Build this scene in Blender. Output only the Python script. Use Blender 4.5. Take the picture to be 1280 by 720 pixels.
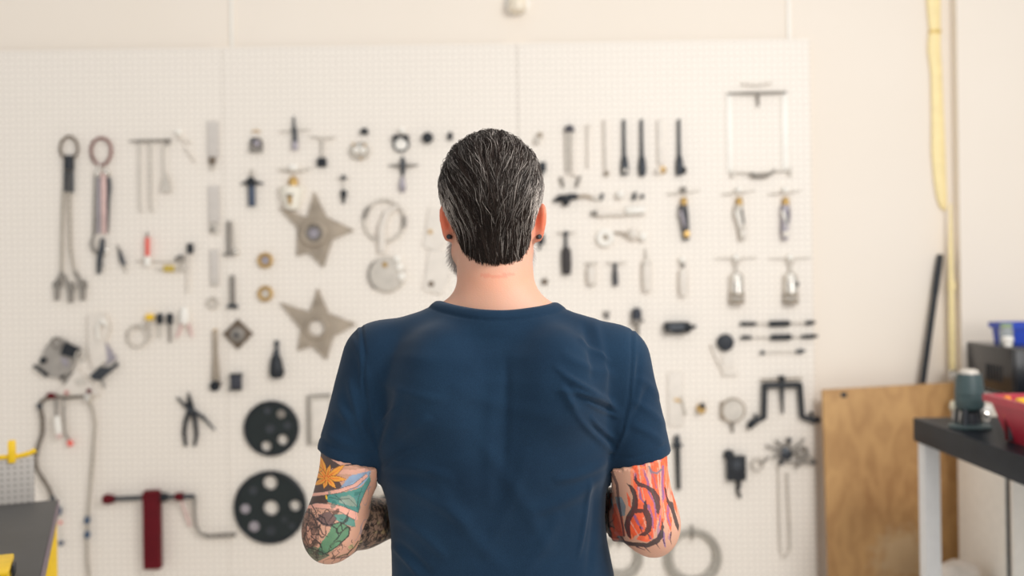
import bpy, bmesh, math, random
import numpy as np
from mathutils import Vector, Matrix, noise as mnoise

for o in list(bpy.data.objects):
    bpy.data.objects.remove(o, do_unlink=True)
random.seed(7)
rng = np.random.default_rng(7)
scene = bpy.context.scene
COL = scene.collection

# ------------------------------------------------------------------ camera
FPX = 1244.0            # focal length in pixels of the 1280 px wide frame
HY = 345.0              # row of the horizon in the middle of the frame
ROLL = 0.015
ZC = 1.547              # camera height
YW = 4.10               # front face of the pegboard
YM = 1.714              # depth of the man's shoulders
CR, SR = math.cos(ROLL), math.sin(ROLL)
cam_d = bpy.data.cameras.new('camera')
cam = bpy.data.objects.new('camera', cam_d)
COL.objects.link(cam)
cam_d.sensor_width = 36.0
cam_d.lens = 36.0 * FPX / 1280.0
cam_d.shift_y = -(360.0 - HY) / 1280.0
cam_d.clip_start = 0.05
cam_d.dof.use_dof = True
cam_d.dof.focus_distance = 1.63
cam_d.dof.aperture_fstop = 2.1
cam.matrix_world = Matrix(((CR, SR, 0, 0), (0, 0, -1, 0), (-SR, CR, 0, ZC), (0, 0, 0, 1)))
scene.camera = cam

# ------------------------------------------------------------------ light and exposure
world = bpy.data.worlds.new('world')
scene.world = world
world.use_nodes = True
bgn = world.node_tree.nodes['Background']
bgn.inputs[0].default_value = (1.0, 0.985, 0.965, 1)
bgn.inputs[1].default_value = 0.74

def area(name, loc, target, sx, sy, power, col):
    d = bpy.data.lights.new(name, 'AREA')
    d.shape = 'RECTANGLE'; d.size = sx; d.size_y = sy; d.energy = power; d.color = col
    o = bpy.data.objects.new(name, d); COL.objects.link(o)
    o.location = loc
    o.rotation_euler = (Vector(target) - Vector(loc)).to_track_quat('-Z', 'Y').to_euler()
    return o
area('window_light', (2.2, -2.6, 2.0), (0.0, 3.2, 1.0), 2.6, 1.9, 70, (1.0, 0.985, 0.96))
area('shoulder_key_light', (1.75, 0.75, 2.95), (0.15, 1.7, 1.3), 0.9, 0.5, 72, (1.0, 0.985, 0.96))  # added close lamp, lifts the shirt's right shoulder more than the wall

scene.view_settings.view_transform = 'Standard'
scene.view_settings.look = 'None'
scene.view_settings.gamma = 1.0
scene.view_settings.use_curve_mapping = False
scene.view_settings.exposure = -0.12

# ------------------------------------------------------------------ pixel <-> place
def at(px, py, y):
    a, b = px - 640.0, py - HY
    return Vector(((a * CR - b * SR) * y / FPX, y, ZC - (a * SR + b * CR) * y / FPX))
def on_level(px, py, z):
    a, b = px - 640.0, py - HY
    y = FPX * (ZC - z) / (a * SR + b * CR)
    return at(px, py, y)
def M(px, py, dy=0.0):
    return at(px, py, YM + dy)
U = YW / FPX                                  # one photo pixel on the pegboard, in metres
def WP(px, py, out=0.0):
    p = at(px, py, YW)
    return Vector((p.x, YW - out * U, p.z))

# ------------------------------------------------------------------ materials
def lin(c):
    return tuple((v / 255 / 12.92 if v / 255 <= 0.04045 else ((v / 255 + 0.055) / 1.055) ** 2.4) for v in c)
MATS = {}
def mat(name, rgb, rough=0.5, metal=0.0, var=0.12, scale=30.0, bump=0.0, bscale=200.0, alpha=None, sheen=0.0):
    if name in MATS: return MATS[name]
    m = bpy.data.materials.new(name); m.use_nodes = True
    nt = m.node_tree; b = nt.nodes['Principled BSDF']
    c = lin(rgb)
    tc = nt.nodes.new('ShaderNodeTexCoord')
    nz = nt.nodes.new('ShaderNodeTexNoise'); nz.inputs['Scale'].default_value = scale; nz.inputs['Detail'].default_value = 4
    nt.links.new(tc.outputs['Object'], nz.inputs['Vector'])
    rp = nt.nodes.new('ShaderNodeValToRGB')
    rp.color_ramp.elements[0].position = 0.3; rp.color_ramp.elements[1].position = 0.7
    rp.color_ramp.elements[0].color = tuple(v * (1 - var) for v in c) + (1,)
    rp.color_ramp.elements[1].color = tuple(min(1, v * (1 + var)) for v in c) + (1,)
    nt.links.new(nz.outputs['Fac'], rp.inputs['Fac'])
    nt.links.new(rp.outputs['Color'], b.inputs['Base Color'])
    b.inputs['Roughness'].default_value = rough
    b.inputs['Metallic'].default_value = metal
    if sheen:
        b.inputs['Sheen Weight'].default_value = sheen
    if alpha is not None:
        b.inputs['Alpha'].default_value = alpha
    if bump:
        n2 = nt.nodes.new('ShaderNodeTexNoise'); n2.inputs['Scale'].default_value = bscale
        nt.links.new(tc.outputs['Object'], n2.inputs['Vector'])
        bp = nt.nodes.new('ShaderNodeBump'); bp.inputs['Strength'].default_value = bump; bp.inputs['Distance'].default_value = 0.002
        nt.links.new(n2.outputs['Fac'], bp.inputs['Height']); nt.links.new(bp.outputs['Normal'], b.inputs['Normal'])
    MATS[name] = m
    return m

def col_mat(name, rough=0.5, sss=0.0, bump=0.0, bscale=300.0, spec=0.5):
    """material that takes its colour from the mesh's own colour attribute"""
    m = bpy.data.materials.new(name); m.use_nodes = True
    nt = m.node_tree; b = nt.nodes['Principled BSDF']
    a = nt.nodes.new('ShaderNodeVertexColor'); a.layer_name = 'Col'
    nt.links.new(a.outputs['Color'], b.inputs['Base Color'])
    b.inputs['Roughness'].default_value = rough
    b.inputs['Specular IOR Level'].default_value = spec
    if sss:
        b.inputs['Subsurface Weight'].default_value = sss
        b.inputs['Subsurface Radius'].default_value = (1.0, 0.25, 0.1)
        b.inputs['Subsurface Scale'].default_value = 0.012
    if bump:
        tc = nt.nodes.new('ShaderNodeTexCoord')
        n2 = nt.nodes.new('ShaderNodeTexNoise'); n2.inputs['Scale'].default_value = bscale; n2.inputs['Detail'].default_value = 3
        nt.links.new(tc.outputs['Object'], n2.inputs['Vector'])
        bp = nt.nodes.new('ShaderNodeBump'); bp.inputs['Strength'].default_value = bump; bp.inputs['Distance'].default_value = 0.001
        nt.links.new(n2.outputs['Fac'], bp.inputs['Height']); nt.links.new(bp.outputs['Normal'], b.inputs['Normal'])
    return m

BLACK = mat('black_metal', (34, 38, 44), 0.45, 0.2)
DARK = mat('dark_steel', (66, 70, 76), 0.4, 0.5, 0.2)
GREY = mat('grey_steel', (142, 136, 129), 0.5, 0.2, 0.18)
TAUPE = mat('worn_cast_steel', (168, 155, 139), 0.6, 0.12, 0.22, 14)
PALE = mat('pale_zinc', (208, 201, 191), 0.45, 0.2, 0.1)
FAINT = mat('pale_painted_metal', (231, 223, 213), 0.5, 0.0, 0.05)
CHROME = mat('chrome', (225, 220, 212), 0.22, 0.75, 0.06)
WHITE = mat('white_plastic', (245, 241, 233), 0.4, 0.0, 0.03)
BRASS = mat('brass', (196, 160, 96), 0.35, 0.5, 0.15)
BROWN = mat('tarnished_steel', (118, 104, 90), 0.5, 0.35, 0.25, 20)
RED = mat('red_paint', (98, 14, 26), 0.6, 0.0, 0.12)
RED.node_tree.nodes['Principled BSDF'].inputs['Specular IOR Level'].default_value = 0.2
CORAL = mat('coral_red_plastic', (236, 92, 78), 0.45)
PINK = mat('faded_pink_plastic', (222, 190, 184), 0.5)
YELLOW = mat('yellow_paint', (244, 200, 28), 0.45, 0.0, 0.08)
BLUEF = mat('blue_fitting', (62, 84, 112), 0.4, 0.3)
LILAC = mat('lilac_grey_metal', (170, 164, 172), 0.4, 0.4)
HOSE = mat('braided_hose', (112, 102, 92), 0.6, 0.1, 0.3, 120)
PHOSE = mat('pale_braided_hose', (176, 167, 154), 0.6, 0.0, 0.2, 120)
ROSE = mat('copper_red_steel', (138, 98, 92), 0.45, 0.4, 0.2)

# ------------------------------------------------------------------ objects
def setp(o, label=None, cat=None, group=None, kind=None):
    if label: o['label'] = label
    if cat: o['category'] = cat
    if group: o['group'] = group
    if kind: o['kind'] = kind
    return o
def link(name, me, material, parent=None):
    o = bpy.data.objects.new(name, me); COL.objects.link(o)
    if material: me.materials.append(material)
    if parent: o.parent = parent
    return o
def empty(name, loc, label, cat, group=None):
    o = bpy.data.objects.new(name, None); COL.objects.link(o)
    o.location = loc; o.empty_display_size = 0.02
    return setp(o, label, cat, group)
def bm_mesh(bm, name, smooth=True, angle=40):
    bmesh.ops.recalc_face_normals(bm, faces=bm.faces)
    me = bpy.data.meshes.new(name); bm.to_mesh(me); bm.free()
    if smooth:
        me.shade_smooth()
        me.set_sharp_from_angle(angle=math.radians(angle))
    return me
def np_mesh(name, V, F, smooth=True):
    me = bpy.data.meshes.new(name)
    V = np.asarray(V, np.float32); F = np.asarray(F, np.int32)
    n = F.shape[1]
    me.vertices.add(len(V)); me.vertices.foreach_set('co', V.ravel())
    me.loops.add(F.size); me.loops.foreach_set('vertex_index', F.ravel())
    me.polygons.add(len(F)); me.polygons.foreach_set('loop_start', np.arange(0, F.size, n, dtype=np.int32))
    me.update(calc_edges=True); me.validate()
    if smooth: me.shade_smooth()
    return me
def set_col(me, C):
    a = me.color_attributes.new('Col', 'FLOAT_COLOR', 'POINT')
    A = np.ones((len(me.vertices), 4), np.float32); A[:, :3] = C
    a.data.foreach_set('color', A.ravel())

# primitives in an arbitrary frame: every function appends to a bmesh -------------------------
def g_tube(bm, pts, r, seg=10, caps=True, closed=False):
    pts = [Vector(p) for p in pts]; n = len(pts)
    rs = [r] * n if not isinstance(r, (list, tuple)) else list(r)
    rings = []; ref = None
    for i in range(n):
        if closed: t = pts[(i + 1) % n] - pts[i - 1]
        else: t = pts[min(i + 1, n - 1)] - pts[max(i - 1, 0)]
        if t.length < 1e-9: t = Vector((0, 0, 1))
        t.normalize()
        if ref is None:
            ref = t.orthogonal().normalized()
        ref = (ref - t * ref.dot(t))
        if ref.length < 1e-6: ref = t.orthogonal()
        ref.normalize()
        b = t.cross(ref)
        rings.append([bm.verts.new(pts[i] + (ref * math.cos(2 * math.pi * k / seg) + b * math.sin(2 * math.pi * k / seg)) * max(rs[i], 1e-5)) for k in range(seg)])
    for i in range(n if closed else n - 1):
        A, B = rings[i], rings[(i + 1) % n]
        for k in range(seg):
            bm.faces.new((A[k], A[(k + 1) % seg], B[(k + 1) % seg], B[k]))
    if caps and not closed:
        bm.faces.new(rings[0][::-1]); bm.faces.new(rings[-1])
def g_box(bm, x0, x1, y0, y1, z0, z1, bev=0.0, mtx=None):
    r = bmesh.ops.create_cube(bm, size=1.0)
    vs = r['verts']
    for v in vs:
        v.co = Vector(((x0 + x1) / 2 + v.co.x * (x1 - x0), (y0 + y1) / 2 + v.co.y * (y1 - y0), (z0 + z1) / 2 + v.co.z * (z1 - z0)))
    if bev:
        es = list({e for v in vs for e in v.link_edges})
        rr = bmesh.ops.bevel(bm, geom=es, offset=bev, segments=2, affect='EDGES', profile=0.6)
        vs = rr['verts'] if mtx is not None else vs
        if mtx is not None:
            vs = list({v for f in rr['faces'] for v in f.verts} | {v for v in vs if v.is_valid})
    if mtx is not None:
        for v in vs: v.co = mtx @ v.co
def g_lathe(bm, c, axis, prof, seg=24):
    """prof: (radius, distance along axis); axis a unit vector"""
    axis = Vector(axis).normalized(); ref = axis.orthogonal().normalized(); b = axis.cross(ref); c = Vector(c)
    rings = []
    for r, t in prof:
        if r < 1e-6: rings.append([bm.verts.new(c + axis * t)])
        else: rings.append([bm.verts.new(c + axis * t + (ref * math.cos(2 * math.pi * k / seg) + b * math.sin(2 * math.pi * k / seg)) * r) for k in range(seg)])
    for A, B in zip(rings, rings[1:]):
        for k in range(seg):
            a = [A[k % len(A)], A[(k + 1) % len(A)]] if len(A) > 1 else [A[0]]
            d = [B[(k + 1) % len(B)], B[k % len(B)]] if len(B) > 1 else [B[0]]
            if len(a) + len(d) >= 3: bm.faces.new(a + d)
    for R in (rings[0], rings[-1]):
        if len(R) > 2: bm.faces.new(R)

# primitives in photo pixels on the pegboard (x right, y down, o = out of the board) ---------
class G:
    def __init__(s, org): s.bm = bmesh.new(); s.org = org
    def p(s, x, y, o): return WP(x, y, o) - s.org
    def tube(s, pts, r, seg=10, closed=False, o=4):
        P = [s.p(q[0], q[1], q[2] if len(q) > 2 else o) for q in pts]
        R = [v * U for v in r] if isinstance(r, (list, tuple)) else r * U
        g_tube(s.bm, P, R, seg, True, closed); return s
    def ring(s, cx, cy, rx, ry, rt, o=3, n=28, seg=8, a0=0, a1=360):
        full = abs(a1 - a0) >= 360
        k = n if full else n + 1
        pts = [(cx + rx * math.cos(math.radians(a0 + (a1 - a0) * i / n)), cy + ry * math.sin(math.radians(a0 + (a1 - a0) * i / n)), o) for i in range(k)]
        return s.tube(pts, rt, seg, full)
    def disc(s, cx, cy, prof, seg=28):
        g_lathe(s.bm, s.p(cx, cy, 0), (0, -1, 0), [(r * U, o * U) for r, o in prof], seg); return s
    def ball(s, cx, cy, r, o=4, ry=None, n=8):
        ry = ry or r
        return s.tube([(cx, cy - ry * math.cos(math.pi * i / n), o) for i in range(n + 1)], [max(0.02, r * math.sin(math.pi * i / n)) for i in range(n + 1)], 14)
    def box(s, x0, y0, x1, y1, o0=1, o1=6, rot=0, bev=0.8):
        w, h = (x1 - x0) / 2 * U, (y1 - y0) / 2 * U
        c = s.p((x0 + x1) / 2, (y0 + y1) / 2, (o0 + o1) / 2)
        m = Matrix.Translation(c) @ Matrix.Rotation(math.radians(rot), 4, 'Y')
        d = abs(o1 - o0) / 2 * U
        g_box(s.bm, -w, w, -d, d, -h, h, min(bev * U, w * .6, h * .6, d * .6), m); return s
    def plate(s, outline, o0=1, o1=4, holes=()):
        bm2 = bmesh.new()
        def loop(pts):
            vs = [bm2.verts.new(s.p(x, y, o0)) for x, y in pts]
            return [bm2.edges.new((vs[i], vs[(i + 1) % len(vs)])) for i in range(len(vs))]
        es = loop(outline)
        for h in holes:
            cx, cy, r = h[:3]; n = 18
            es += loop([(cx + r * math.cos(2 * math.pi * i / n), cy + r * math.sin(2 * math.pi * i / n)) for i in range(n)])
        bmesh.ops.triangle_fill(bm2, use_beauty=True, use_dissolve=False, edges=es)
        fs = list(bm2.faces)
        ex = bmesh.ops.extrude_face_region(bm2, geom=fs)
        for v in [g for g in ex['geom'] if isinstance(g, bmesh.types.BMVert)]:
            v.co.y -= (o1 - o0) * U
        t = bpy.data.meshes.new('t'); bm2.to_mesh(t); bm2.free(); s.bm.from_mesh(t); bpy.data.meshes.remove(t)
        return s
class Tool:
    def __init__(s, name, label, cat, cx, cy, group=None):
        s.root = empty(name, WP(cx, cy, 0), label, cat, group)
    def g(s): return G(s.root.location.copy())
    def part(s, name, material, g, parent=None, label=None):
        o = link(name, bm_mesh(g.bm, name), material, parent or s.root)
        if label: o['label'] = label
        return o
# ================================================================== the room
def wall_material():
    m = bpy.data.materials.new('painted_wall'); m.use_nodes = True
    nt = m.node_tree; b = nt.nodes['Principled BSDF']
    tc = nt.nodes.new('ShaderNodeTexCoord')
    nz = nt.nodes.new('ShaderNodeTexNoise'); nz.inputs['Scale'].default_value = 1.6; nz.inputs['Detail'].default_value = 5
    nt.links.new(tc.outputs['Object'], nz.inputs['Vector'])
    rp = nt.nodes.new('ShaderNodeValToRGB')
    rp.color_ramp.elements[0].color = lin((240, 229, 215)) + (1,); rp.color_ramp.elements[1].color = lin((245, 235, 223)) + (1,)
    nt.links.new(nz.outputs['Fac'], rp.inputs['Fac']); nt.links.new(rp.outputs['Color'], b.inputs['Base Color'])
    b.inputs['Roughness'].default_value = 0.75
    return m
def peg_material(name, base, hole, pitch=0.0254, rad=0.12):
    m = bpy.data.materials.new(name); m.use_nodes = True
    nt = m.node_tree; b = nt.nodes['Principled BSDF']; N = nt.nodes; L = nt.links
    tc = N.new('ShaderNodeTexCoord')
    sp = N.new('ShaderNodeSeparateXYZ'); L.new(tc.outputs['Object'], sp.inputs[0])
    def fr(sock):
        d = N.new('ShaderNodeMath'); d.operation = 'DIVIDE'; d.inputs[1].default_value = pitch; L.new(sock, d.inputs[0])
        f = N.new('ShaderNodeMath'); f.operation = 'FRACT'; L.new(d.outputs[0], f.inputs[0])
        s = N.new('ShaderNodeMath'); s.operation = 'SUBTRACT'; s.inputs[1].default_value = 0.5; L.new(f.outputs[0], s.inputs[0])
        return s.outputs[0]
    cb = N.new('ShaderNodeCombineXYZ'); L.new(fr(sp.outputs['X']), cb.inputs[0]); L.new(fr(sp.outputs['Z']), cb.inputs[1])
    ln = N.new('ShaderNodeVectorMath'); ln.operation = 'LENGTH'; L.new(cb.outputs[0], ln.inputs[0])
    lt = N.new('ShaderNodeMath'); lt.operation = 'LESS_THAN'; lt.inputs[1].default_value = rad; L.new(ln.outputs['Value'], lt.inputs[0])
    nz = N.new('ShaderNodeTexNoise'); nz.inputs['Scale'].default_value = 2.5; nz.inputs['Detail'].default_value = 5
    L.new(tc.outputs['Object'], nz.inputs['Vector'])
    rp = N.new('ShaderNodeValToRGB')
    rp.color_ramp.elements[0].color = lin(tuple(v - 4 for v in base)) + (1,); rp.color_ramp.elements[1].color = lin(base) + (1,)
    L.new(nz.outputs['Fac'], rp.inputs['Fac'])
    mx = N.new('ShaderNodeMix'); mx.data_type = 'RGBA'
    L.new(lt.outputs[0], mx.inputs['Factor']); L.new(rp.outputs['Color'], mx.inputs[6]); mx.inputs[7].default_value = lin(hole) + (1,)
    L.new(mx.outputs[2], b.inputs['Base Color'])
    b.inputs['Roughness'].default_value = 0.5
    return m
WALLM = wall_material()
PEGM = peg_material('white_pegboard', (246, 238, 228), (158, 146, 132), 0.0254, 0.135)
def shell(name, x0, x1, y0, y1, z0, z1, m, parent=None, kind='structure', bev=0.0):
    bm = bmesh.new(); c = Vector(((x0 + x1) / 2, (y0 + y1) / 2, z0))
    g_box(bm, x0 - c.x, x1 - c.x, y0 - c.y, y1 - c.y, 0, z1 - z0, bev)
    me = bm_mesh(bm, name, False)
    o = link(name, me, m, None)
    o.location = c
    if parent:
        o.parent = parent; o.matrix_parent_inverse = parent.matrix_world.inverted() if False else Matrix.Translation(-parent.location)
    elif kind: o['kind'] = kind
    return o
FLOORM = mat('concrete_floor', (224, 219, 213), 0.5, 0, 0.1, 3)
floor = shell('floor', -4.2, 4.2, -2.2, 4.5, -0.1, 0.0, FLOORM)
setp(floor, 'grey concrete workshop floor', 'floor')
wall = shell('wall_back', -4.2, 4.2, YW + 0.028, YW + 0.3, 0.0, 3.7, WALLM)
setp(wall, 'cream painted wall behind the pegboard', 'wall')
# pegboard sheets, side by side, 4 ft wide
x_joints = [WP(-90, 300).x, WP(281, 300).x, WP(650, 300).x, WP(1016, 300).x]
z_top = WP(640, 54).z
for i in range(3):
    pb = shell('pegboard_panel', x_joints[i] + 0.0005, x_joints[i + 1] - 0.0005, YW, YW + 0.006, 0.09, z_top, PEGM, wall, bev=0.0015)
    shell('furring_strip', x_joints[i] + 0.002, x_joints[i] + 0.042, YW + 0.007, YW + 0.027, 0.09, z_top - 0.005, WALLM, wall)
    shell('furring_strip', x_joints[i + 1] - 0.042, x_joints[i + 1] - 0.002, YW + 0.007, YW + 0.027, 0.09, z_top - 0.005, WALLM, wall)
# thin battens on the wall above the sheets
for px in (288, 988):
    p = WP(px, 40)
    t = shell('trim_1' if px == 288 else 'trim_2', p.x - 0.006, p.x + 0.006, YW + 0.018, YW + 0.027, z_top + 0.004, 3.7, WHITE)
    setp(t, 'thin white batten on the wall above the left pegboard joint' if px == 288 else 'thin white batten on the wall above the right pegboard sheet', 'trim')
# shallow pier at the right
p = at(1204, 300, YW - 0.06)
pier = shell('wall_right', p.x, 4.2, YW - 0.03, YW + 0.027, 0, 3.7, WALLM)
setp(pier, 'shallow cream wall pier at the right edge', 'wall')
# ================================================================== the man (signed distance fields, one continuous skin)
S1 = YM / FPX
def A3(v): return np.array((v[0], v[1], v[2]), np.float32)
class Grid:
    def __init__(s, lo, hi, h):
        s.h = h; s.lo = np.array(lo, np.float32)
        n = [int(math.ceil((hi[i] - lo[i]) / h)) + 1 for i in range(3)]
        ax = [np.float32(lo[i]) + h * np.arange(n[i], dtype=np.float32) for i in range(3)]
        s.X, s.Y, s.Z = ax[0][:, None, None], ax[1][None, :, None], ax[2][None, None, :]
        s.n = n
class Pts:
    def __init__(s, P): s.X, s.Y, s.Z = P[:, 0], P[:, 1], P[:, 2]
def ell(g, c, r, yaw=0.0, roll=0.0, pitch=0.0):
    x, y, z = g.X - c[0], g.Y - c[1], g.Z - c[2]
    if yaw: a, b = math.cos(yaw), math.sin(yaw); x, y = a * x + b * y, a * y - b * x
    if roll: a, b = math.cos(roll), math.sin(roll); x, z = a * x + b * z, a * z - b * x
    if pitch: a, b = math.cos(pitch), math.sin(pitch); y, z = a * y + b * z, a * z - b * y
    k0 = np.sqrt((x / r[0]) ** 2 + (y / r[1]) ** 2 + (z / r[2]) ** 2)
    k1 = np.sqrt((x / r[0] ** 2) ** 2 + (y / r[1] ** 2) ** 2 + (z / r[2] ** 2) ** 2) + 1e-6
    return k0 * (k0 - 1) / k1
def cone(g, a, b, ra, rb):
    ab = [b[i] - a[i] for i in range(3)]; L2 = sum(v * v for v in ab) + 1e-12
    x, y, z = g.X - a[0], g.Y - a[1], g.Z - a[2]
    t = np.clip((x * ab[0] + y * ab[1] + z * ab[2]) / L2, 0, 1)
    return np.sqrt((x - t * ab[0]) ** 2 + (y - t * ab[1]) ** 2 + (z - t * ab[2]) ** 2) - (ra + (rb - ra) * t)
def smin(a, b, k):
    h = np.clip(0.5 + 0.5 * (b - a) / k, 0, 1)
    return b + (a - b) * h - k * h * (1 - h)
def smax(a, b, k): return -smin(-a, -b, k)
def profile(g, rows, grow=0.0, p=2.4):
    """stack of super-ellipses; rows (z, xl, xr, half depth, y centre)"""
    rows = sorted(rows); z = [r[0] for r in rows]
    zz = g.Z
    f = lambda k: np.interp(zz.ravel(), z, [r[k] for r in rows]).astype(np.float32).reshape(zz.shape)
    xl, xr, hd, yc = f(1), f(2), f(3) + grow, f(4)
    hw = (xr - xl) / 2 + grow; xc = (xl + xr) / 2
    q = (np.abs((g.X - xc) / hw) ** p + np.abs((g.Y - yc) / hd) ** p) ** (1 / p)
    d = (q - 1) * np.minimum(hw, hd) * 1.0
    d = smax(d, zz - (z[-1] + grow), 0.04)
    return np.maximum(d, (z[0] - grow) - zz)
def snets(F, lo, h, smooth=1):
    S = F < 0
    c = np.zeros([n - 1 for n in F.shape], np.int8)
    sl = lambda d, n: slice(d, n - 1 + d)
    for i in (0, 1):
        for j in (0, 1):
            for k in (0, 1):
                c += S[sl(i, F.shape[0]), sl(j, F.shape[1]), sl(k, F.shape[2])]
    act = (c > 0) & (c < 8)
    idx = np.full(act.shape, -1, np.int32); I, J, K = np.nonzero(act); n = len(I)
    idx[I, J, K] = np.arange(n)
    P = np.zeros((n, 3), np.float32); W = np.zeros(n, np.float32)
    for ax in range(3):
        for u in (0, 1):
            for v in (0, 1):
                o = [0, 0, 0]; o[(ax + 1) % 3] = u; o[(ax + 2) % 3] = v
                e = list(o); e[ax] = 1
                a = F[I + o[0], J + o[1], K + o[2]]; b = F[I + e[0], J + e[1], K + e[2]]
                m = (a < 0) != (b < 0)
                t = np.where(m, a / np.where(m, a - b, 1), 0)
                q = np.zeros((n, 3), np.float32) + np.array(o, np.float32); q[:, ax] += t
                P[m] += q[m]; W += m
    P /= W[:, None]
    P += np.stack((I, J, K), 1)
    V = np.array(lo, np.float32) + P * h
    Q = []
    for ax in range(3):
        a1, a2 = (ax + 1) % 3, (ax + 2) % 3
        s0 = [slice(None)] * 3; s1 = [slice(None)] * 3
        s0[ax] = slice(0, -1); s1[ax] = slice(1, None)
        D = S[tuple(s0)] != S[tuple(s1)]
        E = np.stack(np.nonzero(D), 1)
        E = E[(E[:, a1] > 0) & (E[:, a2] > 0) & (E[:, a1] < F.shape[a1] - 1) & (E[:, a2] < F.shape[a2] - 1)]
        q = []
        for d1, d2 in ((-1, -1), (0, -1), (0, 0), (-1, 0)):
            e = E.copy(); e[:, a1] += d1; e[:, a2] += d2
            q.append(idx[e[:, 0], e[:, 1], e[:, 2]])
        q = np.stack(q, 1)
        fl = ~S[E[:, 0], E[:, 1], E[:, 2]]
        q[fl] = q[fl][:, ::-1]
        Q.append(q)
    Q = np.concatenate(Q)
    Q = Q[(Q >= 0).all(1)]
    for _ in range(smooth): V = lap(V, Q)
    return V, Q
def lap(V, Q, w=0.5):
    n = len(V); A = np.zeros((n, 3)); W = np.zeros(n)
    for k in range(4):
        i, j = Q[:, k], Q[:, (k + 1) % 4]
        for c in range(3):
            A[:, c] += np.bincount(i, V[j, c], n) + np.bincount(j, V[i, c], n)
        W += np.bincount(i, minlength=n) + np.bincount(j, minlength=n)
    W[W == 0] = 1
    return (V * (1 - w) + A / W[:, None] * w).astype(np.float32)
def normals(V, Q):
    N = np.zeros((len(V), 3))
    fn = np.cross(V[Q[:, 2]] - V[Q[:, 0]], V[Q[:, 3]] - V[Q[:, 1]])
    for k in range(4):
        for c in range(3): N[:, c] += np.bincount(Q[:, k], fn[:, c], len(V))
    return N / (np.linalg.norm(N, axis=1)[:, None] + 1e-12)
def proj(V):
    """photo coordinates of places, for laying out prints and seams on the figure"""
    x = V[:, 0] * FPX / V[:, 1]; z = (ZC - V[:, 2]) * FPX / V[:, 1]
    return 640 + x * CR + z * SR, HY - x * SR + z * CR
def vnoise(V, s, seed=0):
    """cheap smooth noise from summed sines"""
    r = np.random.default_rng(seed); out = np.zeros(len(V))
    for i in range(10):
        k = r.normal(size=3); k /= np.linalg.norm(k)
        out += np.sin((V @ k) * s * (0.6 + 0.9 * r.random()) * 6.28 + r.random() * 6.28)
    return out / 10

# ---- key places of the figure
C_skull = M(614, 243, 0.03)
L_sh, R_sh = M(478, 450, 0.0), M(766, 453, 0.0)
L_hem, R_hem = M(437, 571, -0.012), M(799, 574, -0.012)
L_el, R_el = M(416, 660, -0.03), M(812, 652, -0.03)
L_wr, R_wr = M(528, 640, 0.16), M(702, 622, 0.16)
def row(py, l, r, hd, yc):
    z = M((l + r) / 2, py).z
    return (z, M(l, py).x, M(r, py).x, hd, YM + yc)
ROWS = [row(415, 515, 730, 0.075, 0.0), row(440, 496, 748, 0.100, 0.0), row(470, 479, 764, 0.118, 0.0), row(520, 469, 771, 0.128, 0.004),
        row(560, 469, 769, 0.127, 0.008), row(590, 473, 764, 0.124, 0.012), row(620, 482, 758, 0.119, 0.016), row(650, 486, 757, 0.116, 0.019),
        row(680, 488, 760, 0.115, 0.020), row(720, 489, 768, 0.118, 0.018), row(780, 487, 772, 0.125, 0.010), row(850, 486, 772, 0.128, 0.006)]
neck_lo, neck_hi = M(622, 405, 0.0), M(617, 300, 0.028)

def hand(g, wr, to, up, side):
    """palm, four fingers of unequal length with bends, thumb from the palm's side"""
    w = Vector(wr); d = (Vector(to) - w).normalized(); u = Vector(up); u = (u - d * u.dot(d)).normalized(); s = d.cross(u) * side
    palm_c = w + d * 0.055
    f = cone(g, w, w + d * 0.03, 0.027, 0.026)
    for k in (-1.5, -0.5, 0.5, 1.5):
        f = smin(f, cone(g, w + d * 0.02 + u * k * 0.011, w + d * 0.088 + u * k * 0.0195, 0.016, 0.0135), 0.012)
    for k, ln in ((1.5, 0.88), (0.5, 1.0), (-0.5, 0.94), (-1.5, 0.74)):
        a = w + d * 0.092 + u * k * 0.0205
        b = a + (d * 0.85 + s * 0.5).normalized() * 0.042 * ln
        c = b + (d * 0.25 + s * 0.95).normalized() * 0.028 * ln
        e = c + (d * -0.4 + s * 0.9).normalized() * 0.021 * ln
        f = smin(f, cone(g, a, b, 0.0098, 0.0092), 0.006)
        f = np.minimum(f, cone(g, b, c, 0.0092, 0.0086)); f = np.minimum(f, cone(g, c, e, 0.0086, 0.0074))
    a = w + d * 0.028 + u * 0.020
    b = a + (d * 0.55 + u * 0.65 + s * 0.4).normalized() * 0.046
    c = b + (d * 0.9 + u * 0.15 + s * 0.35).normalized() * 0.034
    e = c + (d * 0.9 - u * 0.1 + s * 0.3).normalized() * 0.026
    f = smin(f, cone(g, a, b, 0.016, 0.0125), 0.012); f = smin(f, cone(g, b, c, 0.0118, 0.0105), 0.004)
    return np.minimum(f, cone(g, c, e, 0.0102, 0.0082))

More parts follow.
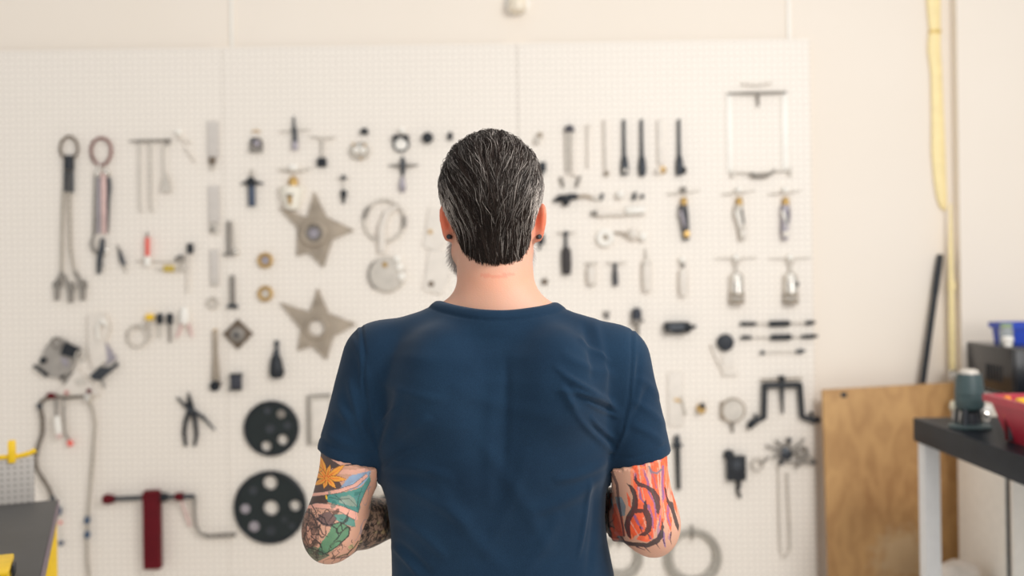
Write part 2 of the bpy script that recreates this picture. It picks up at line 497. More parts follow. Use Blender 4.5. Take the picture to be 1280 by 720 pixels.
def head_sdf(g):
    f = ell(g, C_skull, (0.0785, 0.098, 0.096))
    f = smin(f, ell(g, M(615, 262, 0.0), (0.068, 0.062, 0.062)), 0.03)           # occiput
    f = smin(f, ell(g, M(614, 292, 0.080), (0.060, 0.062, 0.075)), 0.035)        # cheeks and jaw
    f = smin(f, ell(g, M(614, 340, 0.108), (0.036, 0.034, 0.026)), 0.03)         # chin
    f = smin(f, cone(g, M(580, 316, 0.05), M(603, 346, 0.105), 0.022, 0.016), 0.025)
    f = smin(f, cone(g, M(649, 316, 0.05), M(625, 346, 0.105), 0.022, 0.016), 0.025)
    f = smin(f, cone(g, M(592, 240, 0.115), M(636, 240, 0.115), 0.012, 0.012), 0.018)   # brow
    f = smax(f, -ell(g, M(592, 256, 0.138), (0.016, 0.014, 0.011)), 0.012)       # eye sockets
    f = smax(f, -ell(g, M(636, 256, 0.138), (0.016, 0.014, 0.011)), 0.012)
    f = smin(f, cone(g, M(614, 252, 0.128), M(614, 290, 0.152), 0.008, 0.013), 0.012)   # nose
    f = smin(f, ell(g, M(614, 318, 0.136), (0.026, 0.010, 0.006)), 0.008)        # lips
    f = smax(f, -ell(g, M(614, 318, 0.150), (0.024, 0.008, 0.0016)), 0.003)
    for sx, px in ((-1, 557.5), (1, 675.5)):                                     # ears
        e = ell(g, M(px, 275, 0.026), (0.0080, 0.018, 0.0315), yaw=sx * 0.45, roll=-sx * 0.12)
        e = smin(e, ell(g, M(px + sx * -2.5, 292, 0.030), (0.008, 0.011, 0.014)), 0.01)
        e = smax(e, -ell(g, M(px + sx * 6.5, 274, 0.034), (0.009, 0.011, 0.019), yaw=sx * 0.55), 0.006)
        f = smin(f, e, 0.006)
    return f
def neck_line(X, Y):
    c = M(628, 379, 0.0); u = (X - c.x) / (78 * S1)
    return c.z - 0.010 + 0.016 * u * u - np.clip(Y - YM, 0, 0.2) * 0.55
def shirt_parts(g):
    """cloth volume before the openings are cut, and the signed distance to the openings"""
    f = profile(g, ROWS, 0.0)
    f = smin(f, cone(g, M(585, 404, 0.0), L_sh, 0.046, 0.058), 0.05)
    f = smin(f, cone(g, M(660, 406, 0.0), R_sh, 0.046, 0.056), 0.05)
    f = smin(f, cone(g, neck_lo, neck_hi, 0.079, 0.075), 0.06)
    # shoulder blades and the furrow of the spine
    f = smin(f, ell(g, M(548, 478, -0.078), (0.065, 0.055, 0.085)), 0.04)
    f = smin(f, ell(g, M(694, 480, -0.078), (0.065, 0.055, 0.085)), 0.04)
    f = smax(f, -cone(g, M(622, 470, -0.168), M(625, 700, -0.146), 0.030, 0.030), 0.05)
    cut = g.Z - neck_line(g.X, g.Y)
    sleeves = None
    for sh, hem in ((L_sh, L_hem), (R_sh, R_hem)):
        sh, hem = Vector(sh), Vector(hem)
        d = (hem - sh); L = d.length; d = d / L
        far = hem + d * 0.06
        left = hem.x < M(620, 500).x
        r0 = 0.068 if left else 0.064
        r1 = 0.0575 if left else 0.0555
        s = cone(g, sh, far, r0, r1 - (r0 - r1) * 0.06 / L)
        n = (d + Vector((0, 0.10, -0.10 if left else -0.08))).normalized()
        pl = (g.X - hem.x) * n.x + (g.Y - hem.y) * n.y + (g.Z - hem.z) * n.z
        side = (hem.x + 0.075 - g.X) if left else (g.X - hem.x + 0.075)      # > 0 on this arm's side
        pl = np.where(side > 0, pl, -1.0)
        sleeves = (s, pl) if sleeves is None else (np.minimum(sleeves[0], s), np.maximum(sleeves[1], pl))
    hid = smin(f, sleeves[0], 0.016)
    hidc = smin(f, smax(sleeves[0], sleeves[1], 0.004), 0.016)
    return hid, np.maximum(np.where(f < 0.004, cut, np.maximum(cut, sleeves[1])), M(620, 840).z - g.Z)
def shirt_sdf(g):
    f = profile(g, ROWS, 0.0)
    hid, cut = shirt_parts(g)
    c1 = g.Z - neck_line(g.X, g.Y)
    return smax(hid, cut, 0.003)
def body_sdf(g):
    f = profile(g, ROWS, -0.010)
    f = smin(f, cone(g, M(590, 398, 0), L_sh, 0.046, 0.052), 0.04)
    f = smin(f, cone(g, M(655, 398, 0), R_sh, 0.046, 0.050), 0.04)
    nk = cone(g, neck_lo, neck_hi, 0.068, 0.0655)
    f = smin(f, nk, 0.032)
    f = smin(f, head_sdf(g), 0.020)
    for sh, el, wr, mid in ((L_sh, L_el, L_wr, L_hem), (R_sh, R_el, R_wr, R_hem)):
        sx = -1 if sh is L_sh else 1
        m = Vector(sh).lerp(Vector(el), 0.55)
        f = smin(f, cone(g, sh, m, 0.056, 0.0520), 0.02)
        f = smin(f, cone(g, m, el, 0.0520, 0.0465), 0.02)
        tip = Vector(el) + Vector((sx * 0.008, -0.010, -0.026))
        f = smin(f, ell(g, tip, (0.026, 0.026, 0.026)), 0.028)
        e2 = Vector(el) + Vector((0, 0.006, -0.002))
        belly = e2.lerp(Vector(wr), 0.30)
        f = smin(f, cone(g, e2, belly, 0.043, 0.042), 0.03)
        f = smin(f, cone(g, belly, wr, 0.042, 0.0275), 0.015)
    hl = Vector(L_wr) + Vector((0.10, 0.055, 0.0)); hr = Vector(R_wr) + Vector((-0.085, 0.075, 0.0))
    f = smin(f, hand(g, L_wr, hl, (0, 0.1, 1), -1), 0.012)
    f = smin(f, hand(g, R_wr, hr, (0, 0.1, 1), 1), 0.012)
    hid, cut = shirt_parts(g)
    return np.where(cut < -0.003, np.maximum(f, hid + 0.0055), f)
person = empty('person', (M(620, 500).x, YM, 0), 'man seen from behind in a navy t-shirt with slicked grey hair and tattooed arms', 'person')
ORG = np.array(person.location, np.float32)
def man_part(name, V, Q, material, parent=None):
    me = np_mesh(name, np.asarray(V) - ORG, Q)
    return link(name, me, material, parent or person)

# ---- body skin
hb = 0.0040
lo, hi = (-0.44, YM - 0.18, 0.86), (0.36, YM + 0.36, 1.83)
g = Grid(lo, hi, hb)
F = np.broadcast_to(body_sdf(g), g.n).astype(np.float32)
V, Q = snets(F, lo, hb, 2)
# finer skin on the arms so that the tattoos are crisp
def subdivide_region(V, Q, sel):
    bm = bmesh.new(); me = np_mesh('t', V, Q); bm.from_mesh(me); bpy.data.meshes.remove(me)
    bm.verts.ensure_lookup_table(); bm.edges.ensure_lookup_table()
    es = [e for e in bm.edges if sel[e.verts[0].index] and sel[e.verts[1].index]]
    bmesh.ops.subdivide_edges(bm, edges=es, cuts=2, use_grid_fill=True, smooth=0.0)
    return bm
cz = M(436, 545).z
hx, hy = proj(V)
sel = (V[:, 2] < cz) & (V[:, 1] < YM + 0.17) & ((hx < 500) | (hx > 748)) & ((V[:, 0] < M(470, 600).x) | (V[:, 0] > M(755, 600).x))
bm = subdivide_region(V, Q, sel)
bmesh.ops.triangulate(bm, faces=[f for f in bm.faces if len(f.verts) > 4])
bmesh.ops.translate(bm, verts=bm.verts, vec=-Vector(person.location))
me = bpy.data.meshes.new('body'); bm.to_mesh(me); bm.free(); me.shade_smooth()
V = np.zeros(len(me.vertices) * 3, np.float32); me.vertices.foreach_get('co', V); V = V.reshape(-1, 3) + ORG
px, py = proj(V)
# --- skin and tattoo pigment
def inside(x, y, poly):
    r = np.zeros(len(x), bool); n = len(poly)
    for i in range(n):
        x0, y0 = poly[i]; x1, y1 = poly[(i + 1) % n]
        if y0 == y1: continue
        c = ((y0 > y) != (y1 > y)) & (x < (x1 - x0) * (y - y0) / (y1 - y0) + x0)
        r ^= c
    return r
def near(x, y, pts, w0, w1=None):
    """strength of a brush stroke along pts with half width w0 -> w1"""
    w1 = w0 if w1 is None else w1; best = np.full(len(x), 9e9); n = len(pts) - 1
    for i in range(n):
        (ax, ay), (bx, by) = pts[i], pts[i + 1]
        dx, dy = bx - ax, by - ay; L = dx * dx + dy * dy + 1e-9
        t = np.clip(((x - ax) * dx + (y - ay) * dy) / L, 0, 1)
        d = np.hypot(x - ax - t * dx, y - ay - t * dy) - (w0 + (w1 - w0) * (i + t) / n)
        best = np.minimum(best, d)
    return best < 0
SK = np.array(lin((202, 154, 131)))
Csk = np.tile(SK, (len(V), 1))
nz = vnoise(V, 14, 3)[:, None]
Csk *= 1 + 0.05 * nz
red = np.exp(-(((px - 553) / 14) ** 2 + ((py - 277) / 30) ** 2)) + np.exp(-(((px - 679) / 14) ** 2 + ((py - 277) / 30) ** 2))
red = np.clip(red * (V[:, 2] > 1.4), 0, 1)[:, None]
Csk = Csk * (1 - red) + np.array(lin((226, 120, 88))) * red  # ruddier ears, with their backlit glow put into the skin colour
red = (0.55 * np.exp(-(((px - 625) / 55) ** 2 + ((py - 352) / 16) ** 2)) * (V[:, 1] < YM + 0.02))[:, None]
Csk = Csk * (1 - red) + np.array(lin((226, 158, 128))) * red
k = near(px, py, [(603, 344), (620, 345.5), (643, 343)], 2.2, 1.6) & (V[:, 1] < YM); Csk[k] = Csk[k] * 0.55 + 0.45 * np.array(lin((206, 120, 98)))
def paint(mask, rgb, amt=1.0, mott=0.12, seed=1):
    c = np.array(lin(rgb))
    i = np.nonzero(mask)[0]
    if not len(i): return
    t = (1 + mott * vnoise(V[i], 60, seed))[:, None]
    Csk[i] = Csk[i] * (1 - amt) + c * t * amt
arm_l = (px < 500) & (V[:, 2] < M(436, 530).z) & (V[:, 2] > 0.9)
arm_r = (px > 740) & (V[:, 2] < M(800, 530).z) & (V[:, 2] > 0.9)
INK = (48, 44, 48)
def seg_dist(P, a, b):
    a, b = np.array(a), np.array(b); ab = b - a
    t = np.clip(((P - a) @ ab) / (ab @ ab), 0, 1)
    return np.linalg.norm(P - a - t[:, None] * ab, axis=1)
fore_l = arm_l & (seg_dist(V, Vector(L_el).lerp(L_wr, 0.12), L_wr) < seg_dist(V, L_sh, L_el) - 0.002)
fore_r = arm_r & (seg_dist(V, Vector(R_el).lerp(R_wr, 0.12), R_wr) < seg_dist(V, R_sh, R_el) - 0.002)
# left arm, coordinates of a 4.5x enlargement
x, y = (px - 370) * 4.5, (py - 550) * 4.5
def PL(poly, rgb, amt=0.9, mott=0.15, seed=1): paint(arm_l & inside(x, y, poly), rgb, amt, mott, seed)
def SL(pts, w, rgb=INK, w1=None, amt=0.85): paint(arm_l & near(x, y, pts, w, w1), rgb, amt, 0.1)
PL([(60, -100), (600, -100), (600, 60), (440, 120), (330, 140), (250, 150), (120, 180), (60, 240)], (52, 49, 53), 0.9)
PL([(200, 110), (240, 120), (300, 118), (340, 132), (250, 142)], (214, 160, 140), 0.9)
PL([(40, 190), (110, 170), (150, 200), (240, 225), (270, 290), (60, 300)], (44, 41, 45), 0.85)
PL([(250, 268), (300, 205), (345, 185), (425, 160), (410, 210), (370, 255), (300, 285)], (128, 164, 196), 0.85, 0.3, 5)
PL([(300, 250), (360, 215), (420, 170), (405, 225), (350, 270)], (150, 178, 200), 0.8, 0.2, 6)
PL([(60, 320), (190, 295), (210, 330), (190, 352), (60, 372)], (40, 36, 38), 0.9)
PL([(170, 330), (185, 305), (250, 298), (330, 280), (372, 262), (415, 200), (420, 230), (385, 300), (360, 360), (350, 410), (290, 385), (240, 365), (185, 352)], (74, 142, 134), 0.95, 0.3, 7)
PL([(250, 320), (300, 310), (330, 330), (345, 375), (300, 370), (240, 352)], (176, 168, 150), 0.5, 0.3, 8)
PL([(210, 418), (270, 418), (330, 450), (335, 490), (290, 480), (225, 450)], (72, 140, 128), 0.9, 0.3, 9)
# pale ribbons
PL([(50, 250), (90, 200), (150, 172), (240, 165), (330, 168), (425, 150), (425, 172), (330, 195), (240, 190), (160, 195), (105, 222), (70, 262)], (226, 172, 152), 0.95, 0.06)
PL([(60, 300), (150, 292), (240, 275), (320, 250), (395, 190), (405, 205), (345, 262), (250, 297), (150, 312), (60, 322)], (230, 170, 152), 0.95, 0.06)
PL([(45, 372), (110, 355), (180, 358), (260, 372), (340, 405), (350, 445), (330, 450), (250, 405), (180, 388), (110, 382), (50, 400)], (230, 168, 150), 0.95, 0.06)
# orange lily
for ang, ln, w in ((-108, 145, 16), (-75, 78, 12), (-36, 125, 17), (4, 112, 15), (48, 76, 14), (104, 60, 13), (150, 78, 15), (198, 92, 15), (232, 96, 12)):
    a = math.radians(ang); cx, cy = 172, 214
    tip = (cx + ln * math.cos(a), cy + ln * math.sin(a)); n_ = (-math.sin(a), math.cos(a))
    def leaf(s, l0=0.0):
        return [(cx, cy)] + [(cx + ln * t * math.cos(a) + n_[0] * w * s * q, cy + ln * t * math.sin(a) + n_[1] * w * s * q) for t, q in ((0.25, 0.8), (0.5, 1.0), (0.75, 0.7))] + [tip] + \
               [(cx + ln * t * math.cos(a) - n_[0] * w * s * q, cy + ln * t * math.sin(a) - n_[1] * w * s * q) for t, q in ((0.75, 0.7), (0.5, 1.0), (0.25, 0.8))]
    PL(leaf(1.25), (120, 62, 36), 0.8)
    PL(leaf(1.0), (240, 166, 70), 0.95, 0.12)
    SL([(cx + 12 * math.cos(a), cy + 12 * math.sin(a)), (cx + ln * 0.7 * math.cos(a), cy + ln * 0.7 * math.sin(a))], 4.0, (232, 108, 42), 1)
SL([(168, 312), (172, 328)], 5, (236, 190, 60))
# bearded face with leaves near the elbow
PL([(30, 380), (75, 385), (105, 420), (125, 470), (120, 560), (90, 640), (20, 660), (20, 420)], (112, 82, 72), 0.75, 0.3, 4)
PL([(60, 480), (95, 480), (112, 520), (100, 575), (70, 590), (52, 540)], (206, 152, 130), 0.85)
PL([(130, 420), (190, 400), (230, 440), (200, 490), (150, 480), (118, 450)], (92, 76, 78), 0.85, 0.3, 2)
PL([(150, 565), (185, 520), (205, 475), (250, 462), (302, 492), (298, 540), (250, 585), (200, 625), (150, 650), (110, 640)], (84, 132, 100), 0.95, 0.25, 11)
PL([(50, 610), (110, 600), (160, 625), (190, 650), (110, 690), (60, 660)], (72, 104, 84), 0.8, 0.3, 12)
for s_ in ([(70, 300), (80, 350), (110, 400), (120, 450)], [(45, 400), (80, 410), (110, 440), (150, 470)], [(120, 440), (150, 470), (190, 480), (225, 450)],
           [(125, 420), (160, 440), (175, 480)], [(60, 470), (55, 530), (75, 590), (60, 640)], [(75, 500), (95, 505)], [(85, 540), (105, 560), (90, 580)],
           [(130, 480), (150, 530), (180, 545)], [(200, 480), (230, 500), (240, 540), (190, 600)], [(250, 465), (262, 510), (230, 560)], [(302, 492), (296, 540), (230, 600), (150, 648)],
           [(110, 560), (140, 590), (150, 640)], [(60, 600), (120, 620), (180, 650)], [(30, 560), (50, 600), (70, 660)], [(205, 475), (250, 462), (302, 492)], [(95, 430), (130, 500), (125, 560)]):
    SL(s_, 4.2, INK, 2.2, 0.8)
for q in range(14):
    a = random.uniform(0, 6.28); cx, cy = random.uniform(30, 120), random.uniform(420, 620)
    SL([(cx, cy), (cx + 14 * math.cos(a), cy + 14 * math.sin(a)), (cx + 20 * math.cos(a + 1), cy + 20 * math.sin(a + 1))], 2.6, (60, 46, 44), 1.5, 0.7)
# outlines of the ribbons and leaves
for s_ in ([(60, 322), (150, 312), (250, 297), (345, 262), (405, 205), (425, 165)], [(45, 372), (110, 355), (180, 358), (260, 372), (340, 405)], [(60, 300), (150, 292), (240, 275), (320, 250), (395, 190)],
           [(350, 410), (360, 360), (385, 300), (420, 230)], [(50, 250), (90, 200), (150, 172)], [(330, 450), (250, 405), (180, 388), (110, 382)], [(345, 380), (350, 330), (372, 270)],
           [(185, 320), (240, 335), (300, 330), (345, 375)], [(220, 310), (260, 345), (290, 385)]):
    SL(s_, 2.6, (58, 70, 70), 1.6, 0.7)
low = arm_l & ~fore_l & (y > 385) & (x < 300)
paint(low & (np.abs(vnoise(V, 34, 41)) < 0.035), (56, 46, 44), 0.75)
paint(low & (x < 140) & (np.abs(vnoise(V, 48, 42)) < 0.05), (60, 48, 44), 0.75)
paint(low & (x < 130) & (vnoise(V, 50, 43) > 0.25), (70, 56, 52), 0.7)
paint(arm_l & ~fore_l & (x > 180) & (y > 290) & (y < 400) & (vnoise(V, 36, 44) > 0.28), (52, 112, 106), 0.6)
paint(arm_l & ~fore_l & (x > 330) & (np.abs(vnoise(V, 30, 45)) < 0.02), (96, 120, 140), 0.5)
# forearm: dark scale and swirl work
paint(fore_l, (128, 108, 92), 0.8, 0.35, 13)
paint(fore_l & (vnoise(V, 70, 14) > 0.12), (74, 64, 58), 0.8, 0.2, 15)
paint(fore_l & (np.abs(vnoise(V, 45, 16)) < 0.045), (44, 38, 36), 0.9)
paint(fore_l & (np.abs(vnoise(V, 60, 17)) < 0.04), (50, 43, 40), 0.85)
paint(fore_l & (vnoise(V, 55, 18) > 0.36), (186, 164, 120), 0.7)
for q in range(30):
    cx, cy = random.uniform(345, 560), random.uniform(340, 640)
    a0 = random.uniform(0, 6.28); r0 = random.uniform(10, 26)
    paint(fore_l & near(x, y, [(cx + r0 * math.cos(a0 + t * 0.5) * (1 - 0.06 * t), cy + r0 * math.sin(a0 + t * 0.5) * (1 - 0.06 * t)) for t in range(8)], 4.0, 1.5), (44, 38, 37), 0.9)
SL([(230, 660), (290, 640), (330, 600), (350, 570)], 3.5, (90, 84, 60)); PL([(290, 600), (318, 585), (325, 605), (300, 615)], (150, 160, 110), 0.7)
SL([(200, 668), (300, 655), (400, 630)], 3, (90, 70, 66))
for q in range(22):
    cx, cy = random.uniform(60, 330), random.uniform(395, 660); a0 = random.uniform(0, 6.28); r0 = random.uniform(7, 18)
    SL([(cx + r0 * math.cos(a0 + t * 0.45), cy + r0 * math.sin(a0 + t * 0.45) * 0.8) for t in range(6)], 2.4, (62, 52, 50), 1.2, 0.65)
# right arm
x, y = (px - 740) * 4.5, (py - 550) * 4.5
def PR(poly, rgb, amt=0.9, mott=0.12, seed=1): paint(arm_r & inside(x, y, poly), rgb, amt, mott, seed)
def SRr(pts, w, rgb=INK, w1=None, amt=0.88): paint(arm_r & near(x, y, pts, w, w1), rgb, amt, 0.1)
OR = (234, 92, 50)
paint(fore_r, (92, 60, 56), 0.85, 0.35, 3)
paint(fore_r & (vnoise(V, 40, 19) > 0.15), (168, 70, 48), 0.8, 0.2, 4)
paint(fore_r & (np.abs(vnoise(V, 38, 20)) < 0.06), (42, 34, 38), 0.9)
paint(fore_r & (vnoise(V, 30, 24) > 0.3), (104, 128, 136), 0.7)
PR([(120, 360), (165, 350), (178, 470), (190, 540), (130, 540)], (196, 78, 52), 0.7, 0.2, 4)
PR([(130, 320), (165, 320), (190, 370), (185, 425), (160, 430), (140, 370)], (96, 128, 140), 0.8, 0.3, 5)
SRr([(100, 150), (140, 250), (150, 350), (165, 440), (180, 540)], 9, (56, 44, 50), 5, 0.75)
for poly in ([(222, 90), (246, 90), (275, 250), (290, 330), (300, 420), (270, 520), (215, 560), (190, 520), (215, 420), (240, 360), (236, 290)],
             [(262, 90), (292, 90), (325, 250), (345, 330), (372, 420), (360, 500), (340, 560), (310, 575), (250, 560), (300, 480), (300, 350), (280, 260)],
             [(325, 70), (362, 70), (385, 210), (380, 300), (400, 380), (410, 440), (385, 520), (372, 430), (355, 330), (335, 240)],
             [(382, 70), (420, 70), (432, 230), (425, 300), (440, 380), (450, 450), (445, 520), (425, 470), (405, 360), (395, 270)],
             [(195, 290), (215, 330), (222, 385), (205, 370)], [(440, 60), (462, 230), (470, 330), (480, 420), (462, 380), (448, 290)],
             [(190, 430), (240, 420), (290, 430), (300, 480), (270, 525), (220, 550), (195, 500)]):
    PR(poly, OR, 0.88, 0.3, 6)
for s_ in ([(285, 165), (312, 225), (322, 300), (350, 350), (362, 440)], [(330, 170), (350, 215), (362, 270)], [(400, 150), (396, 240), (400, 330), (388, 400), (378, 480)],
           [(262, 270), (275, 330), (300, 360)], [(318, 370), (338, 430), (345, 500)], [(430, 370), (425, 430), (440, 480)], [(240, 430), (260, 470), (285, 500)], [(400, 520), (405, 570), (412, 600)]):
    SRr(s_, 8, (124, 92, 142), 4, 0.8)
for s_ in ([(232, 170), (262, 260), (262, 330)], [(300, 170), (335, 260), (368, 360)], [(370, 160), (375, 260), (392, 360), (400, 440)], [(425, 150), (415, 240), (430, 330), (445, 430)],
           [(290, 440), (312, 520), (330, 560)], [(346, 500), (352, 545), (366, 565)], [(210, 450), (240, 500), (262, 540)]):
    SRr(s_, 4.5, (226, 168, 150), 3, 0.6)
up_r = arm_r & ~fore_r & (x > 215) & (x < 450) & (y < 560)
Vs = V * np.array((1.0, 1.0, 0.28))
paint(up_r & (np.abs(vnoise(Vs, 60, 51)) < 0.035), (196, 84, 54), 0.6)
paint(up_r & (vnoise(Vs, 55, 52) > 0.33), (240, 130, 84), 0.6)
paint(up_r & (vnoise(Vs, 48, 53) < -0.36), (134, 98, 146), 0.55)
# curl at the sleeve hem
SRr([(322, 150), (335, 180), (365, 188), (392, 165)], 6, (120, 110, 120))
PR([(245, 193), (236, 225), (258, 262), (300, 270), (332, 298), (352, 345), (362, 405), (374, 425), (386, 375), (380, 318), (350, 275), (302, 250), (265, 238), (252, 220)], INK, 0.9)
PR([(193, 243), (212, 268), (230, 320), (222, 380), (192, 430), (180, 480), (200, 540), (222, 560), (214, 505), (216, 455), (242, 412), (285, 408), (300, 440), (308, 480), (294, 515), (262, 535), (300, 542), (332, 512), (340, 470), (332, 420), (312, 388), (306, 333), (292, 352), (288, 386), (256, 386), (260, 340), (248, 290), (226, 258)], INK, 0.9)
PR([(150, 560), (230, 575), (310, 580), (365, 548), (388, 500), (394, 438), (404, 490), (402, 545), (372, 582), (312, 606), (230, 596), (150, 590)], INK, 0.9)
PR([(406, 262), (418, 275), (422, 312), (436, 345), (456, 350), (466, 400), (490, 480), (486, 515), (468, 480), (446, 400), (420, 348), (414, 310)], INK, 0.9)
for s_ in ([(315, 530), (330, 560)], [(360, 580), (380, 610)], [(400, 560), (412, 595)], [(290, 595), (330, 635)], [(445, 520), (440, 560), (448, 590)], [(250, 600), (300, 620)], [(270, 490), (290, 540)]):
    SRr(s_, 4, (70, 46, 56), 1)
set_col(me, Csk)
SKIN = col_mat('skin', 0.52, 0.15, 0.35, 500, 0.35)
body = link('body', me, SKIN, person)

# ---- t-shirt
hs = 0.0034
lo, hi = (-0.36, YM - 0.19, 0.82), (0.30, YM + 0.18, 1.56)
g = Grid(lo, hi, hs)
F = np.broadcast_to(shirt_sdf(g), g.n).astype(np.float32)
V, Q = snets(F, lo, hs, 2)
N = normals(V, Q)
px, py = proj(V)
back = np.clip(0.35 - N[:, 1], 0, 1) ** 0.5
D = np.zeros(len(V))
def fold(x0, y0, x1, y1, w, a, bend=0.0):
    """one crease or ridge of the cloth, w wide and a millimetres high"""
    dx, dy = x1 - x0, y1 - y0; L = math.hypot(dx, dy)
    t = ((px - x0) * dx + (py - y0) * dy) / (L * L)
    q = ((px - x0) * -dy + (py - y0) * dx) / L + bend * 4 * t * (1 - t)
    e = np.clip(1 - (2 * t - 1) ** 4, 0, 1) * ((t > 0) & (t < 1))
    global D
    D += 1.9 * a * 0.001 * np.exp(-(q / w) ** 2) * e * back
for f_ in ((772, 508, 712, 482, 2.8, 2.4, 3), (776, 522, 730, 500, 2.6, 2.0, 2), (764, 452, 722, 420, 3, 1.8, 3), (752, 500, 690, 488, 3, 1.6, -3), (768, 548, 738, 520, 2.8, 2.0, 2), (470, 540, 500, 508, 3, 1.8, 2), (478, 588, 520, 560, 3, 1.8, 3), (768, 566, 700, 478, 5, 3.5, 6), (772, 560, 715, 505, 4, -2.5, 4), (778, 520, 700, 470, 5, 2.5, -5), (760, 575, 690, 600, 6, 2.2, 5), (757, 590, 660, 640, 8, 2.2, 8),
           (740, 395, 756, 500, 6, 2.5, 4), (728, 400, 742, 480, 5, -2.0, 3), (772, 470, 700, 440, 6, 1.8, 4), (690, 455, 770, 505, 4, 2.2, -4),
           (736, 596, 722, 700, 3, 2.0, 2), (744, 600, 735, 720, 5, -1.8, 2), (632, 440, 628, 600, 6, -1.5, 2), (618, 470, 612, 640, 9, 1.4, -3),
           (472, 570, 500, 480, 6, 2.4, -5), (474, 575, 540, 520, 7, 2.2, 5), (476, 585, 570, 600, 7, 1.8, 6), (480, 600, 590, 660, 9, 2.0, 7), (486, 640, 560, 700, 7, 1.8, 5),
           (489, 680, 525, 722, 4, 2.4, 2), (495, 676, 540, 722, 5, -1.8, 2), (470, 472, 560, 500, 6, 1.4, -6), (480, 450, 600, 460, 9, 1.2, 6), (560, 480, 700, 520, 10, 1.2, -8),
           (540, 420, 700, 424, 9, 1.0, 5), (590, 540, 690, 700, 10, 1.4, 8), (540, 590, 640, 720, 10, 1.6, -8), (660, 560, 600, 700, 9, 1.3, 6), (700, 640, 650, 722, 8, 1.6, 4),
           (800, 440, 782, 540, 4, -1.8, 3), (790, 500, 832, 535, 5, 1.8, 3), (786, 530, 830, 556, 5, 1.6, 3), (795, 470, 824, 500, 5, 1.6, 3), (770, 560, 800, 470, 5, 2.4, -4), (776, 540, 812, 480, 4, -1.6, -3),
           (470, 560, 452, 480, 5, -2.2, 3), (466, 560, 436, 470, 5, 2.2, 4), (455, 560, 420, 490, 5, 1.5, 3), (405, 540, 455, 560, 5, 1.5, -3), (412, 500, 452, 530, 6, 1.4, -3), (440, 420, 458, 480, 5, 1.4, 3)):
    fold(*f_)
D += (0.0022 * vnoise(V, 6, 21) + 0.0012 * vnoise(V * np.array((1.0, 1.0, 0.6)), 15, 22)) * back
# stitched seams: sleeve heads, sleeve hems, collar rib
def groove(pts, w, a):
    global D
    best = np.full(len(V), 9e9)
    for (ax, ay), (bx, by) in zip(pts, pts[1:]):
        dx, dy = bx - ax, by - ay
        t = np.clip(((px - ax) * dx + (py - ay) * dy) / (dx * dx + dy * dy), 0, 1)
        best = np.minimum(best, np.hypot(px - ax - t * dx, py - ay - t * dy))
    D += a * 0.001 * np.exp(-(best / w) ** 2) * (N[:, 1] < 0.4)
groove([(452, 409), (456, 440), (455, 480), (461, 520), (472, 566)], 2.0, -2.2)
groove([(448, 409), (452, 440), (451, 480), (457, 520), (468, 566)], 2.0, 1.2)
groove([(790, 414), (790, 450), (786, 500), (778, 540), (764, 572)], 2.0, -2.2)
groove([(794, 414), (794, 450), (790, 500), (782, 540), (768, 572)], 2.0, 1.2)
groove([(400, 546), (412, 557), (434, 566), (458, 569), (476, 562)], 1.6, -1.5)
groove([(762, 568), (790, 572), (814, 566), (834, 555)], 1.6, -1.5)
dn = neck_line(V[:, 0], V[:, 1]) - V[:, 2]
D += 0.0016 * np.exp(-((dn - 0.008) / 0.0055) ** 4) - 0.0012 * np.exp(-((dn - 0.0165) / 0.002) ** 2)
V = V + (N * D[:, None]).astype(np.float32)
def shirt_material():
    m = bpy.data.materials.new('navy_cotton'); m.use_nodes = True
    nt = m.node_tree; b = nt.nodes['Principled BSDF']; N_ = nt.nodes; L = nt.links
    tc = N_.new('ShaderNodeTexCoord')
    nz = N_.new('ShaderNodeTexNoise'); nz.inputs['Scale'].default_value = 7; nz.inputs['Detail'].default_value = 6
    L.new(tc.outputs['Object'], nz.inputs['Vector'])
    rp = N_.new('ShaderNodeValToRGB'); rp.color_ramp.elements[0].position = 0.3; rp.color_ramp.elements[1].position = 0.7
    rp.color_ramp.elements[0].color = lin((22, 41, 60)) + (1,); rp.color_ramp.elements[1].color = lin((30, 52, 73)) + (1,)
    L.new(nz.outputs['Fac'], rp.inputs['Fac'])
    n3 = N_.new('ShaderNodeTexNoise'); n3.inputs['Scale'].default_value = 700; n3.inputs['Detail'].default_value = 2
    L.new(tc.outputs['Object'], n3.inputs['Vector'])
    mx = N_.new('ShaderNodeMix'); mx.data_type = 'RGBA'; mx.blend_type = 'OVERLAY'; mx.inputs['Factor'].default_value = 0.35
    L.new(rp.outputs['Color'], mx.inputs[6]); L.new(n3.outputs['Color'], mx.inputs[7])
    sat = N_.new('ShaderNodeHueSaturation'); sat.inputs['Saturation'].default_value = 1.0
    L.new(n3.outputs['Fac'], mx.inputs[7])
    L.new(mx.outputs[2], b.inputs['Base Color'])
    b.inputs['Roughness'].default_value = 0.9; b.inputs['Sheen Weight'].default_value = 0.12; b.inputs['Sheen Roughness'].default_value = 0.5
    b.inputs['Sheen Tint'].default_value = (0.9, 0.94, 1.0, 1)
    b.inputs['Specular IOR Level'].default_value = 0.05
    bp = N_.new('ShaderNodeBump'); bp.inputs['Strength'].default_value = 0.25; bp.inputs['Distance'].default_value = 0.0008
    L.new(n3.outputs['Fac'], bp.inputs['Height']); L.new(bp.outputs['Normal'], b.inputs['Normal'])
    return m
shirt = man_part('t_shirt', V, Q, shirt_material())
shirt['label'] = 'navy blue short-sleeved cotton t-shirt'

